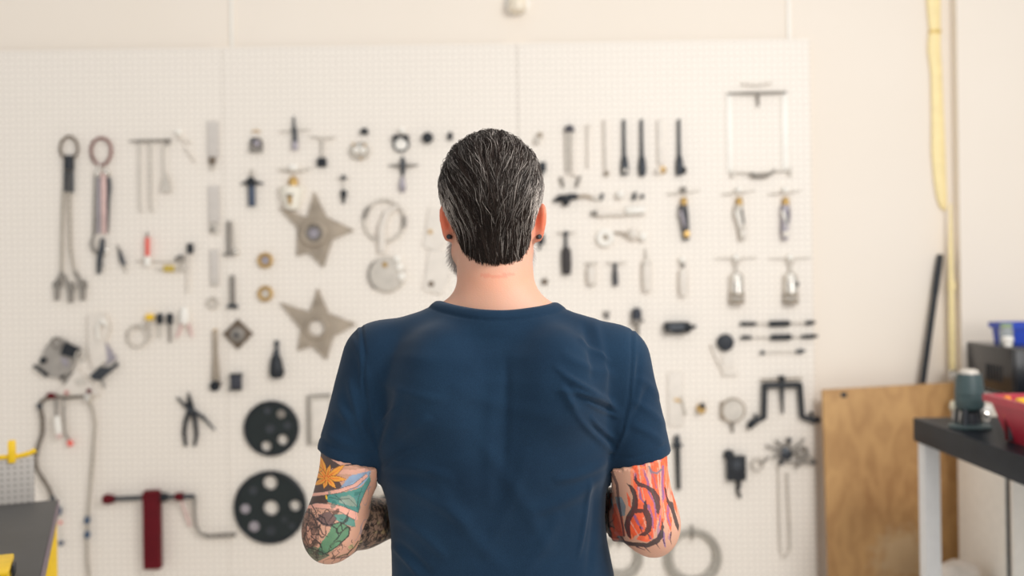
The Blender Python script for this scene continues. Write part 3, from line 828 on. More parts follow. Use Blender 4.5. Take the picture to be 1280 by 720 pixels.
# ---- trousers and shoes (below the frame)
ht = 0.009
hipz = M(620, 815).z
lo, hi = (M(620, 500).x - 0.30, YM - 0.22, -0.02), (M(620, 500).x + 0.30, YM + 0.26, hipz + 0.03)
g = Grid(lo, hi, ht)
xc = M(628, 780).x
f = profile(g, [(hipz - 0.16, xc - 0.185, xc + 0.185, 0.122, YM + 0.005), (hipz - 0.06, xc - 0.18, xc + 0.18, 0.118, YM + 0.005), (hipz, xc - 0.172, xc + 0.172, 0.108, YM + 0.006)])
for sx in (-1, 1):
    hip = (xc + sx * 0.09, YM + 0.005, hipz - 0.14); kn = (xc + sx * 0.115, YM - 0.005, 0.5); an = (xc + sx * 0.13, YM - 0.02, 0.1)
    f = smin(f, cone(g, hip, kn, 0.098, 0.075), 0.03); f = smin(f, cone(g, kn, an, 0.075, 0.062), 0.02)
f = np.maximum(f, 0.05 - g.Z)
V, Q = snets(np.broadcast_to(f, g.n).astype(np.float32), lo, ht, 2)
man_part('trousers', V, Q, mat('dark_denim', (44, 48, 58), 0.85, 0, 0.15, 40, 0.3, 600))
for sx in (-1, 1):
    f = cone(g, (xc + sx * 0.13, YM - 0.05, 0.05), (xc + sx * 0.15, YM + 0.16, 0.035), 0.047, 0.044)
    f = smin(f, cone(g, (xc + sx * 0.13, YM - 0.02, 0.05), (xc + sx * 0.13, YM - 0.02, 0.12), 0.045, 0.047), 0.03)
    f = np.maximum(f, -g.Z + 0.001)
    V, Q = snets(np.broadcast_to(f, g.n).astype(np.float32), lo, ht, 2)
    V[:, 2] = np.maximum(V[:, 2], 0.0)
    man_part('shoe', V, Q, BLACK)

# ---- eyes, ear plugs
for ex in (593.5, 634.5):
    bm = bmesh.new(); bmesh.ops.create_uvsphere(bm, u_segments=16, v_segments=10, radius=0.0115)
    o = link('eye', bm_mesh(bm, 'eye'), WHITE, person); o.location = M(ex, 256, 0.112) - person.location
    bm = bmesh.new(); g_lathe(bm, (0, 0.0108, 0), (0, 1, 0), [(0.0, 0.0016), (0.0035, 0.0013), (0.0052, 0.0), ], 16)
    link('iris', bm_mesh(bm, 'iris'), BROWN, o)
for ex, sx in ((562.0, -1), (673.5, 1)):
    bm = bmesh.new(); g_lathe(bm, (0, 0, 0), (sx * 0.35, -1, 0.0), [(0.0, 0.0065), (0.0034, 0.006), (0.0043, 0.004), (0.004, 0.0), (0.004, -0.014)], 18)
    o = link('ear_plug', bm_mesh(bm, 'ear_plug'), BLACK, person, ); o.location = M(ex, 296, 0.014) - person.location
    o['label'] = 'round black ear plug'

# ---- hair: a cap plus single strands combed from the forehead over the crown to the nape
C_h = A3(M(614, 238, 0.02))
def hair_sdf(g, grow=0.0):
    f = ell(g, C_h, (0.0905, 0.113, 0.1045))
    f = smin(f, ell(g, M(619, 305, 0.004), (0.0575, 0.064, 0.068)), 0.03)
    return f - grow
Fp = np.array((0, 0.62, 0.78)); Fp /= np.linalg.norm(Fp)
Ap = np.array((0, 0.78, -0.62)); Ap /= np.linalg.norm(Ap)
Bp = np.array((1.0, 0, 0))
z_nape, z_ear = M(618, 331).z, M(614, 300).z
z_side = M(614, 255).z
def hairline(P):
    """> 0 where hair grows"""
    x = P[:, 0] - C_h[0] - 0.004; y = P[:, 1] - YM
    nape = z_nape + np.clip(np.abs(x) - 0.054, 0, 1) * 2.4
    t = np.clip((y + 0.002) / 0.02, 0, 1)
    lowz = nape * (1 - t) + z_side * t
    lowz = np.where(y > 0.075, z_side + (y - 0.075) * 2.2, lowz)
    return P[:, 2] - lowz
def dirs(th, ph):
    return np.cos(th)[:, None] * Fp + np.sin(th)[:, None] * (np.cos(ph)[:, None] * Ap + np.sin(ph)[:, None] * Bp)
def surf(d):
    lo_ = np.full(len(d), 0.03); hi_ = np.full(len(d), 0.22)
    for _ in range(18):
        m = (lo_ + hi_) / 2
        s = hair_sdf(Pts(C_h + d * m[:, None])) < 0
        lo_ = np.where(s, m, lo_); hi_ = np.where(s, hi_, m)
    return (lo_ + hi_) / 2
def on_surface(P, off):
    d = P - C_h; d /= np.linalg.norm(d, axis=1)[:, None]
    return C_h + d * (surf(d) + off)[:, None], d
def strands(n, seg, seed):
    r = np.random.default_rng(seed)
    d0 = r.normal(size=(n, 3)); d0 /= np.linalg.norm(d0, axis=1)[:, None]
    P0, _ = on_surface(C_h + d0, np.zeros(n))
    keep = hairline(P0) > -0.001
    P0 = P0[keep]; n = len(P0)
    xr = np.abs(P0[:, 0] - C_h[0]) / 0.09; zr = (P0[:, 2] - C_h[2]) / 0.1
    side = np.clip((xr - 0.74) / 0.2, 0, 1) * np.clip((0.35 - zr) / 0.4, 0, 1)
    L = (0.040 + 0.045 * r.random(n)) * (1 - 0.72 * side)
    lift = (0.001 + 0.006 * r.random(n) ** 2.5) * (1 - 0.6 * side)
    rough = r.normal(size=(n, 2)) * 0.16
    tuft = vnoise(P0, 26, 31) * 0.0055 * np.clip(0.4 + zr, 0.15, 1.2)
    p = P0.copy(); pts = []
    for k in range(seg + 1):
        t = k / seg
        clump = vnoise(p, 38, 33); clump2 = vnoise(p, 80, 34)
        off = -0.0045 + tuft * (0.3 + 0.7 * t) + 0.0022 * clump2 + lift * math.sin(min(1.0, t * 1.15) * 2.4)
        q, d = on_surface(p, off)
        pts.append(q)
        xx = (p[:, 0] - C_h[0] - 0.006) / 0.09
        w = np.stack([-0.42 * xx * np.clip(1.0 + 0.3 * zr, 0.3, 1.3) + 0.10 * (xx < 0) + 0.5 * clump + 0.35 * clump2 + rough[:, 0], np.clip(-0.8 + (0.35 - (p[:, 2] - C_h[2]) / 0.1) * 1.15, -0.8, 0.55), -0.85 + 0.2 * rough[:, 1]], 1)
        w -= d * (w * d).sum(1)[:, None]
        w /= np.linalg.norm(w, axis=1)[:, None] + 1e-9
        p = p + w * (L / seg)[:, None]
    P = np.stack(pts, 1)
    rag = 0.001 + 0.010 * r.random(n) ** 1.2
    for k in range(1, seg + 1):
        bad = hairline(P[:, k]) < -rag
        P[bad, k] = P[bad, k - 1] + (P[bad, k] - P[bad, k - 1]) * 0.02
    ok = np.linalg.norm(P[:, -1] - P[:, 0], axis=1) > 0.004
    return P[ok], r
def strand_mesh(P, w0, w1):
    n, m, _ = P.shape
    T = np.gradient(P, axis=1); T /= np.linalg.norm(T, axis=2)[..., None] + 1e-9
    out = P - C_h; Nn = out / np.linalg.norm(out, axis=2)[..., None]
    B = np.cross(T, Nn); B /= np.linalg.norm(B, axis=2)[..., None] + 1e-9
    Nn = np.cross(B, T)
    w = (w0[:, None] * (1 - np.linspace(0, 1, m)[None, :] ** 2) + w1 * np.linspace(0, 1, m)[None, :] ** 2)[..., None]
    V = np.zeros((n, m, 3, 3), np.float32)
    for k in range(3):
        a = 2 * math.pi * k / 3 + math.pi / 2
        V[:, :, k] = P + (B * math.cos(a) + Nn * math.sin(a)) * w
    base = (np.arange(n)[:, None] * m + np.arange(m - 1)[None, :])[..., None] * 3
    Fs = []
    for k in range(3):
        k2 = (k + 1) % 3
        Fs.append(np.concatenate([base + k, base + k2, base + 3 + k2, base + 3 + k], 2).reshape(-1, 4))
    return V.reshape(-1, 3), np.concatenate(Fs)
P, r = strands(17000, 8, 5)
n = len(P)
xr = np.abs(P[:, 0, 0] - C_h[0]) / 0.085; zr = (P[:, 0, 2] - C_h[2]) / 0.1
side = np.clip((xr - 0.70) / 0.25, 0, 1) * np.clip((0.40 - zr) / 0.4, 0, 1)
pg = 0.20 + 0.72 * side + 0.16 * np.clip(zr - 0.2, 0, 1) + 0.10 * (P[:, 0, 0] > C_h[0] + 0.03)
pg = np.clip(pg + 0.22 * vnoise(P[:, 0], 30, 37) - 0.12 * (zr < -0.5), 0.04, 0.97)
u = r.random(n)
grey = u < pg
tone = np.where(grey[:, None], np.array(lin((186, 176, 168))) * ((0.3 + 0.75 * r.random(n) ** 1.5) * (1 + 0.7 * side))[:, None], np.array(lin((58, 46, 40))) * (0.25 + 0.95 * r.random(n))[:, None])
V, Q = strand_mesh(P, 0.00034 + 0.0003 * r.random(n), 0.00012)
me = np_mesh('hair', V - ORG, Q)
set_col(me, np.repeat(tone, P.shape[1] * 3, axis=0))
HAIRM = col_mat('hair', 0.45, 0, 0, 0, 0.25)
hair = link('hair', me, HAIRM, person); hair['label'] = 'dark brown hair streaked with grey, combed straight back'; hair['kind'] = 'stuff'
hc = 0.004
lo, hi = C_h - np.array((0.115, 0.135, 0.14)), C_h + np.array((0.115, 0.135, 0.125))
g = Grid(lo, hi, hc)
f = np.broadcast_to(hair_sdf(g, -0.0085), g.n).astype(np.float32)
GP = np.stack([np.broadcast_to(a, g.n).ravel() for a in (g.X, g.Y, g.Z)], 1)
f = np.maximum(f, -hairline(GP).reshape(g.n) - 0.001)
V, Q = snets(f.astype(np.float32), lo, hc, 2)
man_part('hair_cap', V, Q, mat('hair_base', (40, 34, 32), 0.7, 0, 0.3, 90), hair)

# ---- short grey beard along the jaw
def beard():
    r = np.random.default_rng(9); n = 9000
    th = r.random(n) * 2 * np.pi; zz = r.random(n)
    c0 = A3(M(614, 300, 0.065))
    d = np.stack([np.cos(th), np.sin(th), -0.9 + 1.25 * zz], 1); d /= np.linalg.norm(d, axis=1)[:, None]
    lo_ = np.full(n, 0.0); hi_ = np.full(n, 0.2)
    for _ in range(18):
        m = (lo_ + hi_) / 2; s = head_sdf(Pts(c0 + d * m[:, None])) < 0
        lo_ = np.where(s, m, lo_); hi_ = np.where(s, hi_, m)
    R = c0 + d * lo_[:, None]
    x, y = np.abs(R[:, 0] - c0[0]), R[:, 1] - YM
    keep = (y > 0.046) & (R[:, 2] < M(614, 292).z + np.clip(0.07 - y, 0, 0.1) * 1.1) & ~((x < 0.022) & (np.abs(R[:, 2] - M(614, 318).z) < 0.008))
    R, d = R[keep], d[keep]; n = len(R)
    L = 0.007 + 0.011 * r.random(n)
    dr = d + r.normal(size=(n, 3)) * 0.35 + np.array((0, 0, -0.75)); dr /= np.linalg.norm(dr, axis=1)[:, None]
    P = np.stack([R + dr * (L * t)[:, None] + np.array((0, 0, -0.004)) * t * t for t in (0, 0.5, 1.0)], 1)
    V, Q = strand_mesh(P, np.full(n, 0.0003), 0.0001)
    me = np_mesh('beard', V - ORG, Q)
    t = np.array(lin((220, 216, 212))) * (0.6 + 0.5 * r.random(n))[:, None]
    set_col(me, np.repeat(t, 9, axis=0))
    o = link('beard', me, HAIRM, person); o['label'] = 'short grey beard along the jaw'; o['kind'] = 'stuff'
beard()
# ================================================================== furniture and loose things at the sides
def boxpart(name, root, m, x0, x1, y0, y1, z0, z1, bev=0.003, parent=None):
    """box given in the root's own frame"""
    bm = bmesh.new(); g_box(bm, x0, x1, y0, y1, z0, z1, bev)
    return link(name, bm_mesh(bm, name), m, parent or root)
# ---- workbench at the right: black top on white legs
zt = ZC - 0.50
cn = on_level(1141, 522, zt)
bench = empty('workbench', (cn.x, cn.y, 0), 'black-topped workbench on white steel legs at the right edge', 'workbench')
TOPM = mat('black_bench_top', (30, 36, 44), 0.38, 0, 0.2, 12)
TOPM.node_tree.nodes['Principled BSDF'].inputs['Specular IOR Level'].default_value = 0.1
LEGM = mat('white_steel_leg', (226, 226, 226), 0.4, 0, 0.03)
boxpart('bench_top', bench, TOPM, 0, 0.85, -1.55, 0, zt - 0.078, zt, 0.004)
for lx in (0.012, 0.785):
    for ly in (-0.062, -1.54):
        boxpart('leg', bench, LEGM, lx, lx + 0.052, ly, ly + 0.052, 0, zt - 0.078, 0.002)

# ---- white cabinet behind it
zc_ = 1.088
p = at(1197, 600, 3.88)
cab = empty('cabinet', (p.x, 3.46, 0), 'white cabinet behind the black workbench carrying a black appliance', 'cabinet')
boxpart('body', cab, WHITE, 0, 0.95, 0.05, 0.42, 0.08, zc_, 0.004)
boxpart('gap_shade', cab, DARK, 0.006, 0.94, 0.0198, 0.0497, 0.09, zc_ - 0.01, 0.001)  # dark filler standing in for the shade inside the gap
boxpart('plinth', cab, DARK, 0.02, 0.93, 0.05, 0.41, 0, 0.08, 0.002)
w0 = 0.42
d1 = boxpart('door', cab, WHITE, 0.004, w0, 0.0, 0.0195, 0.10, zc_ - 0.02, 0.002)
d2 = boxpart('door', cab, LEGM, w0 + 0.022, w0 + 0.022 + 0.36, 0.0, 0.0195, 0.10, zc_ - 0.02, 0.002)
bm = bmesh.new(); g_tube(bm, [(w0 + 0.05, 0.0, 0.60), (w0 + 0.05, -0.025, 0.61), (w0 + 0.05, -0.025, 0.74), (w0 + 0.05, 0.0, 0.75)], 0.005, 8)
link('handle', bm_mesh(bm, 'handle'), CHROME, d2)

# ---- black appliance on the cabinet
bx = at(1209, 427, 3.84)
app = empty('microwave', (bx.x, 3.48, zc_), 'black glossy countertop appliance standing on the white cabinet', 'microwave')
hh = bx.z - zc_
GLOSS = mat('gloss_black', (22, 24, 30), 0.18, 0, 0.2, 8)
boxpart('body', app, GLOSS, 0, 0.48, 0.012, 0.37, 0.012, hh, 0.008)
boxpart('door', app, GLOSS, 0.005, 0.34, 0.0, 0.0115, 0.016, hh - 0.006, 0.004)
boxpart('control_panel', app, DARK, 0.345, 0.475, 0.0, 0.0115, 0.016, hh - 0.006, 0.004)
for fx in (0.02, 0.43):
    for fy in (0.03, 0.32): boxpart('foot', app, BLACK, fx, fx + 0.03, fy, fy + 0.03, 0, 0.012, 0.001)
for k in range(6): boxpart('vent_slat', app, BLACK, -0.003, 0.0, 0.09 + k * 0.022, 0.10 + k * 0.022, 0.05, 0.11, 0.0005)

# ---- open bins: a tapered tray with rim
def bin_(name, loc, m, label, w, d, h, taper, rimw, rz=0.0, group=None):
    root = empty(name, loc, label, 'bin', group); root.rotation_euler.z = rz
    def ring(z, ex): return [(-w / 2 - ex, -d / 2 - ex, z), (w / 2 + ex, -d / 2 - ex, z), (w / 2 + ex, d / 2 + ex, z), (-w / 2 - ex, d / 2 + ex, z)]
    t = 0.004
    loops = [ring(0, -taper), ring(h - 0.02, -0.003), ring(h - 0.02, rimw), ring(h, rimw), ring(h, -t), ring(t, -taper - t)]
    bm = bmesh.new(); R = [[bm.verts.new(c) for c in l] for l in loops]
    for A, B in zip(R, R[1:]):
        for k in range(4): bm.faces.new((A[k], A[(k + 1) % 4], B[(k + 1) % 4], B[k]))
    bm.faces.new(R[0]); bm.faces.new(R[-1])
    bmesh.ops.bevel(bm, geom=[e for e in bm.edges if abs(e.verts[0].co.z - e.verts[1].co.z) > 0.02], offset=0.014, segments=3, affect='EDGES')
    link('tray', bm_mesh(bm, 'tray'), m, root)
    return root
REDP = mat('red_plastic', (176, 28, 56), 0.35, 0, 0.06)
RB = Vector((at(1228, 492, 2.95).x + 0.16, 2.95 - 0.21, zt))
bin_('parts_bin', RB, REDP, 'red plastic parts bin with yellow pieces on the black workbench', 0.30, 0.40, 0.130, 0.035, 0.010)
def ball_thing(name, loc, r, m, label, cat, squash=1.0, stem=None):
    bm = bmesh.new(); n = 10
    g_lathe(bm, (0, 0, 0), (0, 0, 1), [(r * math.sin(math.pi * i / n), r * squash * (1 - math.cos(math.pi * i / n))) for i in range(n + 1)], 20)
    o = link(name, bm_mesh(bm, name), m); o.location = loc
    setp(o, label, cat)
    return o
def knob_thing(name, loc, r, h, m, m2, label, cat):
    root = empty(name, loc, label, cat)
    bm = bmesh.new(); g_lathe(bm, (0, 0, 0), (0, 0, 1), [(0, 0), (r * 0.7, 0), (r * 0.75, h * 0.5), (r * 0.55, h * 0.55)], 18); link('base', bm_mesh(bm, 'base'), m2, root)
    bm = bmesh.new(); g_lathe(bm, (0, 0, 0), (0, 0, 1), [(r * 0.55, h * 0.5), (r, h * 0.55), (r * 1.05, h * 0.75), (r * 0.8, h * 0.97), (0, h)], 18); link('cap', bm_mesh(bm, 'cap'), m, root)
    return root
knob_thing('knob', (at(1281, 510, 2.84).x, 2.84, zt + 0.006), 0.028, 0.125, YELLOW, DARK, 'yellow round knob lying in the red parts bin', 'knob')
knob_thing('knob', (at(1254, 500, 2.87).x + 0.012, 2.87, zt + 0.006), 0.012, 0.128, mat('orange_plastic', (240, 150, 40), 0.4), RED, 'small orange capped fitting at the far corner of the red bin', 'fitting')
knob_thing('knob', (at(1264, 507, 2.86).x, 2.86, zt + 0.006), 0.012, 0.114, BLUEF, DARK, 'small blue-grey fitting between the yellow pieces in the red bin', 'fitting')

# ---- compact router standing on the bench
rp = on_level(1216, 536, zt)
rt = empty('router', (rp.x, rp.y + 0.02, zt), 'grey-green compact router with a pale cap standing on the black workbench', 'power tool')
k = rp.y / FPX
GREENG = mat('grey_green_plastic', (62, 80, 82), 0.45, 0, 0.12)
def rpart(name, m, prof, parent=None, off=(0, 0)):
    bm = bmesh.new(); g_lathe(bm, (off[0], off[1], 0), (0, 0, 1), prof, 24); return link(name, bm_mesh(bm, name), m, parent or rt)
rpart('base_plate', GREENG, [(0, 0), (0.062, 0), (0.064, 0.006), (0.058, 0.012), (0.028, 0.014), (0.0, 0.014)])
rpart('collar', BLACK, [(0.0, 0.014), (0.030, 0.014), (0.028, 0.03), (0.024, 0.05), (0.034, 0.062), (0.0, 0.062)])
rpart('motor_housing', GREENG, [(0.0, 0.060), (0.038, 0.060), (0.044, 0.070), (0.044, 0.098), (0.042, 0.100), (0.042, 0.104), (0.044, 0.106), (0.041, 0.150), (0.036, 0.170), (0.0, 0.172)])
rpart('cap', PALE, [(0.0, 0.171), (0.030, 0.171), (0.028, 0.180), (0.018, 0.185), (0.0, 0.186)])
for a in (0.4, 2.2, 4.0):
    bm = bmesh.new(); g_tube(bm, [(0.045 * math.cos(a), 0.045 * math.sin(a), 0.012), (0.040 * math.cos(a), 0.040 * math.sin(a), 0.064)], 0.006, 8); link('guide_post', bm_mesh(bm, 'guide_post'), DARK, rt)
bm = bmesh.new(); g_lathe(bm, (0.036, -0.02, 0.045), (0.6, -0.8, 0.1), [(0, 0), (0.012, 0), (0.014, 0.012), (0.009, 0.018), (0, 0.018)], 14); link('clamp_knob', bm_mesh(bm, 'clamp_knob'), CHROME, rt)

# ---- blue bin, jar and ball on the appliance
zb = bx.z
bin_('parts_bin', (bx.x + 0.235, 3.76, zb), mat('blue_plastic', (40, 74, 190), 0.35, 0, 0.08), 'blue plastic bin on top of the black appliance', 0.30, 0.16, 0.075, 0.008, 0.006)
jr = empty('jar', (bx.x + 0.052, 3.64, zb), 'clear jar with a green lid beside the blue bin', 'jar')
bm = bmesh.new(); g_lathe(bm, (0, 0, 0), (0, 0, 1), [(0, 0), (0.022, 0), (0.024, 0.006), (0.024, 0.055), (0.019, 0.065), (0, 0.065)], 20); link('glass', bm_mesh(bm, 'glass'), mat('frosted_glass', (190, 196, 190), 0.2, 0, 0.05, alpha=0.55), jr)
bm = bmesh.new(); g_lathe(bm, (0, 0, 0), (0, 0, 1), [(0, 0.0655), (0.021, 0.0655), (0.021, 0.078), (0, 0.08)], 20); link('lid', bm_mesh(bm, 'lid'), mat('sage_green', (150, 172, 130), 0.5), jr)
knob_thing('ball_knob', (bx.x + 0.028, 3.58, zb), 0.019, 0.036, WHITE, WHITE, 'white round knob in front of the clear jar on the appliance', 'knob')
knob_thing('plug', (cn.x + 0.118, cn.y - 0.07, zt), 0.022, 0.064, mat('cream_plastic', (232, 224, 200), 0.45), PALE, 'cream plug beside the left foot of the router', 'plug')
knob_thing('plug', (cn.x + 0.205, cn.y - 0.09, zt), 0.018, 0.050, WHITE, PALE, 'white plug between the router and the red bin', 'plug')

# ---- plywood sheet leaning against the wall
pl = at(1111, 482, YW - 0.075)
wd = (at(1197, 600, YW - 0.1).x - at(1026, 600, YW - 0.1).x)
ply = empty('plywood_sheet', (pl.x + 0.0, YW - 0.15, 0.0), 'worn brown plywood sheet leaning against the wall', 'plywood')
def wood():
    m = bpy.data.materials.new('plywood'); m.use_nodes = True
    nt = m.node_tree; b = nt.nodes['Principled BSDF']; N_ = nt.nodes; L = nt.links
    tc = N_.new('ShaderNodeTexCoord'); mp = N_.new('ShaderNodeMapping'); mp.inputs['Scale'].default_value = (1.0, 1.0, 0.45); mp.inputs['Rotation'].default_value = (0, 0.5, 0)
    L.new(tc.outputs['Object'], mp.inputs[0])
    n1 = N_.new('ShaderNodeTexNoise'); n1.inputs['Scale'].default_value = 7; n1.inputs['Detail'].default_value = 3; L.new(mp.outputs[0], n1.inputs['Vector'])
    mu = N_.new('ShaderNodeMath'); mu.operation = 'MULTIPLY'; mu.inputs[1].default_value = 12; L.new(n1.outputs['Fac'], mu.inputs[0])
    fr = N_.new('ShaderNodeMath'); fr.operation = 'PINGPONG'; fr.inputs[1].default_value = 1.0; L.new(mu.outputs[0], fr.inputs[0])
    n2 = N_.new('ShaderNodeTexNoise'); n2.inputs['Scale'].default_value = 2.2; n2.inputs['Detail'].default_value = 6; L.new(tc.outputs['Object'], n2.inputs['Vector'])
    ad = N_.new('ShaderNodeMath'); ad.operation = 'MULTIPLY_ADD'; ad.inputs[1].default_value = 0.17; L.new(fr.outputs[0], ad.inputs[0]); L.new(n2.outputs['Fac'], ad.inputs[2])
    rp_ = N_.new('ShaderNodeValToRGB'); rp_.color_ramp.elements[0].position = 0.3; rp_.color_ramp.elements[1].position = 0.95
    rp_.color_ramp.elements[0].color = lin((150, 106, 60)) + (1,); rp_.color_ramp.elements[1].color = lin((216, 172, 114)) + (1,)
    L.new(ad.outputs[0], rp_.inputs['Fac'])
    # pale scuffed patch low on the sheet
    vm = N_.new('ShaderNodeVectorMath'); vm.operation = 'DISTANCE'; vm.inputs[1].default_value = (0.02, -0.01, 0.40); L.new(tc.outputs['Object'], vm.inputs[0])
    n3 = N_.new('ShaderNodeTexNoise'); n3.inputs['Scale'].default_value = 40; L.new(tc.outputs['Object'], n3.inputs['Vector'])
    a3 = N_.new('ShaderNodeMath'); a3.operation = 'MULTIPLY_ADD'; a3.inputs[1].default_value = -0.16; L.new(n3.outputs['Fac'], a3.inputs[0]); L.new(vm.outputs['Value'], a3.inputs[2])
    mr = N_.new('ShaderNodeMapRange'); mr.inputs[1].default_value = 0.06; mr.inputs[2].default_value = -0.02; mr.inputs[3].default_value = 0; mr.inputs[4].default_value = 0.55; L.new(a3.outputs[0], mr.inputs[0])
    mx = N_.new('ShaderNodeMix'); mx.data_type = 'RGBA'; L.new(mr.outputs[0], mx.inputs['Factor']); L.new(rp_.outputs['Color'], mx.inputs[6]); mx.inputs[7].default_value = lin((206, 184, 150)) + (1,)
    L.new(mx.outputs[2], b.inputs['Base Color']); b.inputs['Roughness'].default_value = 0.6
    return m
hp = pl.z / math.cos(0.06)
o = boxpart('board', ply, wood(), -wd / 2, wd / 2, -0.009, 0.009, 0, hp, 0.0015)
o.rotation_euler = (-0.06, 0.0, 0)
# top edge of the sheet rises towards the right
for v in o.data.vertices:
    if v.co.z > hp * 0.5: v.co.z += (v.co.x / wd) * 0.022
kn = boxpart('knot', ply, BLACK, -0.012, 0.012, -0.0105, -0.009, hp - 0.035, hp - 0.015, 0.0005, o)
kn.location = (-wd / 2 + 0.085, 0, -0.008)
bm = bmesh.new()
o2 = boxpart('edge_shadow', ply, DARK, wd / 2 - 0.0001, wd / 2 + 0.004, -0.0095, 0.0095, 0, hp - 0.02, 0.0005, o)  # dark strip drawn for the shadow along the sheet's right edge

# ---- black pole leaning behind the sheet
a, b = at(1181, 318, YW - 0.03), at(1158, 476, YW - 0.055)
d = (b - a) / (b.z - a.z); base = b + d * (-(b.z - 0.0)) ; base.y = YW - 0.10
pole = empty('pole', (base.x, base.y, 0), 'black pole leaning on the wall behind the plywood sheet', 'pole')
bm = bmesh.new(); q = Vector((base.x, base.y, 0)); top = Vector(a); top.y = YW + 0.012
g_tube(bm, [Vector((0, 0, 0.002)), (top - q) * 0.96], 0.0125, 12); link('shaft', bm_mesh(bm, 'shaft'), BLACK, pole)
bm = bmesh.new(); g_tube(bm, [(top - q) * 0.90, (top - q) * 0.965, (top - q)], [0.0140, 0.0145, 0.012], 12); link('grip', bm_mesh(bm, 'grip'), BLACK, pole)

# ---- yellow gas pipe with a wide sleeve hanging on its upper length
YP = mat('pale_yellow_paint', (250, 230, 172), 0.5, 0, 0.05)
YW2 = YW + 0.0
def wp2(x, y, out): v = at(x, y, YW); return Vector((v.x, YW2 - out, v.z))     # the wall itself lies 28 mm behind the pegboard
pr = wp2(1188, 470, 0.0)
gas = empty('gas_pipe', pr, 'pale yellow gas pipe with a chrome valve on the white wall', 'pipe')
def gp(name, m, pts, r, seg=12):
    bm = bmesh.new(); g_tube(bm, [Vector(p_) - pr for p_ in pts], r, seg); return link(name, bm_mesh(bm, name), m, gas)
gp('pipe', YP, [wp2(1189, 520, 0.02), wp2(1188, 470, 0.02), wp2(1187, 400, 0.02), wp2(1186, 330, 0.02), wp2(1185.5, 255, 0.02)], [0.0125, 0.0125, 0.0125, 0.010, 0.0045])
gp('coupling', YP, [wp2(1187, 362, 0.02), wp2(1187, 352, 0.02)], 0.015)
gp('valve_body', CHROME, [wp2(1188, 476, 0.02), wp2(1188, 462, 0.02)], 0.019)
gp('valve_handle', mat('chrome_bright', (240, 238, 232), 0.3, 0.4, 0.04), [wp2(1184, 468, 0.045), wp2(1196, 467.5, 0.047), wp2(1207, 467, 0.047)], [0.010, 0.009, 0.008])
sl = empty('yellow_sleeve', wp2(1175, 258, 0.0), 'wide pale yellow flattened hose hanging above the gas pipe', 'hose')
rows_ = [(-12, 1160, 1178), (15, 1162, 1178), (33, 1164, 1178), (38, 1165, 1177), (43, 1163, 1178), (60, 1162, 1178), (90, 1166, 1180), (140, 1167, 1182), (190, 1167, 1184), (225, 1170, 1185), (245, 1173, 1186), (258, 1177, 1186), (262, 1182, 1186)]
bm = bmesh.new(); rings = []
for y_, x0, x1 in rows_:
    c = wp2((x0 + x1) / 2, y_, -0.018) - sl.location; w = (x1 - x0) / 2 * U
    rings.append([bm.verts.new(c + Vector((w * math.cos(2 * math.pi * k / 14), 0.007 * math.sin(2 * math.pi * k / 14), 0))) for k in range(14)])
for A, B in zip(rings, rings[1:]):
    for k in range(14): bm.faces.new((A[k], A[(k + 1) % 14], B[(k + 1) % 14], B[k]))
bm.faces.new(rings[0]); bm.faces.new(rings[-1])
link('hose', bm_mesh(bm, 'hose'), YP, sl)
bm = bmesh.new(); c = wp2(1171, 38, -0.018) - sl.location
g_box(bm, c.x - 0.024, c.x + 0.024, c.y - 0.010, c.y + 0.008, c.z - 0.008, c.z + 0.008, 0.004); link('clip', bm_mesh(bm, 'clip'), mat('ochre_clip', (226, 196, 120), 0.5), sl)

# ---- white rag bag on the floor under the bench
bag = on_level(1205, 716, 0.0)
V_, Q_ = None, None
p = Vector((1.57, 0, 0))
gg = Grid((p.x - 0.12, 3.46, -0.02), (p.x + 0.20, 3.78, 0.62), 0.012)
f = cone(gg, (p.x + 0.03, 3.62, 0.12), (p.x + 0.03, 3.62, 0.38), 0.105, 0.08)
f = smin(f, ell(gg, (p.x + 0.0, 3.60, 0.43), (0.05, 0.05, 0.05)), 0.05); f = smin(f, ell(gg, (p.x + 0.06, 3.63, 0.44), (0.05, 0.05, 0.045)), 0.05)
f = np.maximum(f, 0.004 - gg.Z)
V_, Q_ = snets(np.broadcast_to(f, gg.n).astype(np.float32), (p.x - 0.12, 3.46, -0.02), 0.012, 1)
N_ = normals(V_, Q_); V_ = V_ + (N_ * (0.010 * vnoise(V_, 12, 4) + 0.006 * vnoise(V_, 26, 5))[:, None]).astype(np.float32)
V_[:, 2] = np.maximum(V_[:, 2], 0.001)
og = np.array((p.x + 0.03, 3.62, 0.0), np.float32)
bagroot = link('rag_bag', np_mesh('rag_bag', V_ - og, Q_), mat('rag_cloth', (222, 212, 202), 0.9, 0, 0.1, 25)); bagroot.location = og
setp(bagroot, 'lumpy white cloth bag on the floor between the cabinet and the plywood', 'bag')

# ---- round white fixture at the top of the wall
fx = Tool('wall_sensor', 'round white wall fixture above the middle pegboard joint', 'fixture', 647, 10)
fo = -6
fx.part('base', WHITE, fx.g().disc(647, 4, [(0, -8), (15, -8), (15.5, -3), (12, -1), (0, -1)]))
fx.part('dome', mat('cream_dome', (240, 228, 208), 0.35), fx.g().tube([(647, -8, 5), (647, 2, 5), (647, 9, 5), (647, 15, 5), (647, 18, 5)], [9, 11, 12, 11, 7], 18))

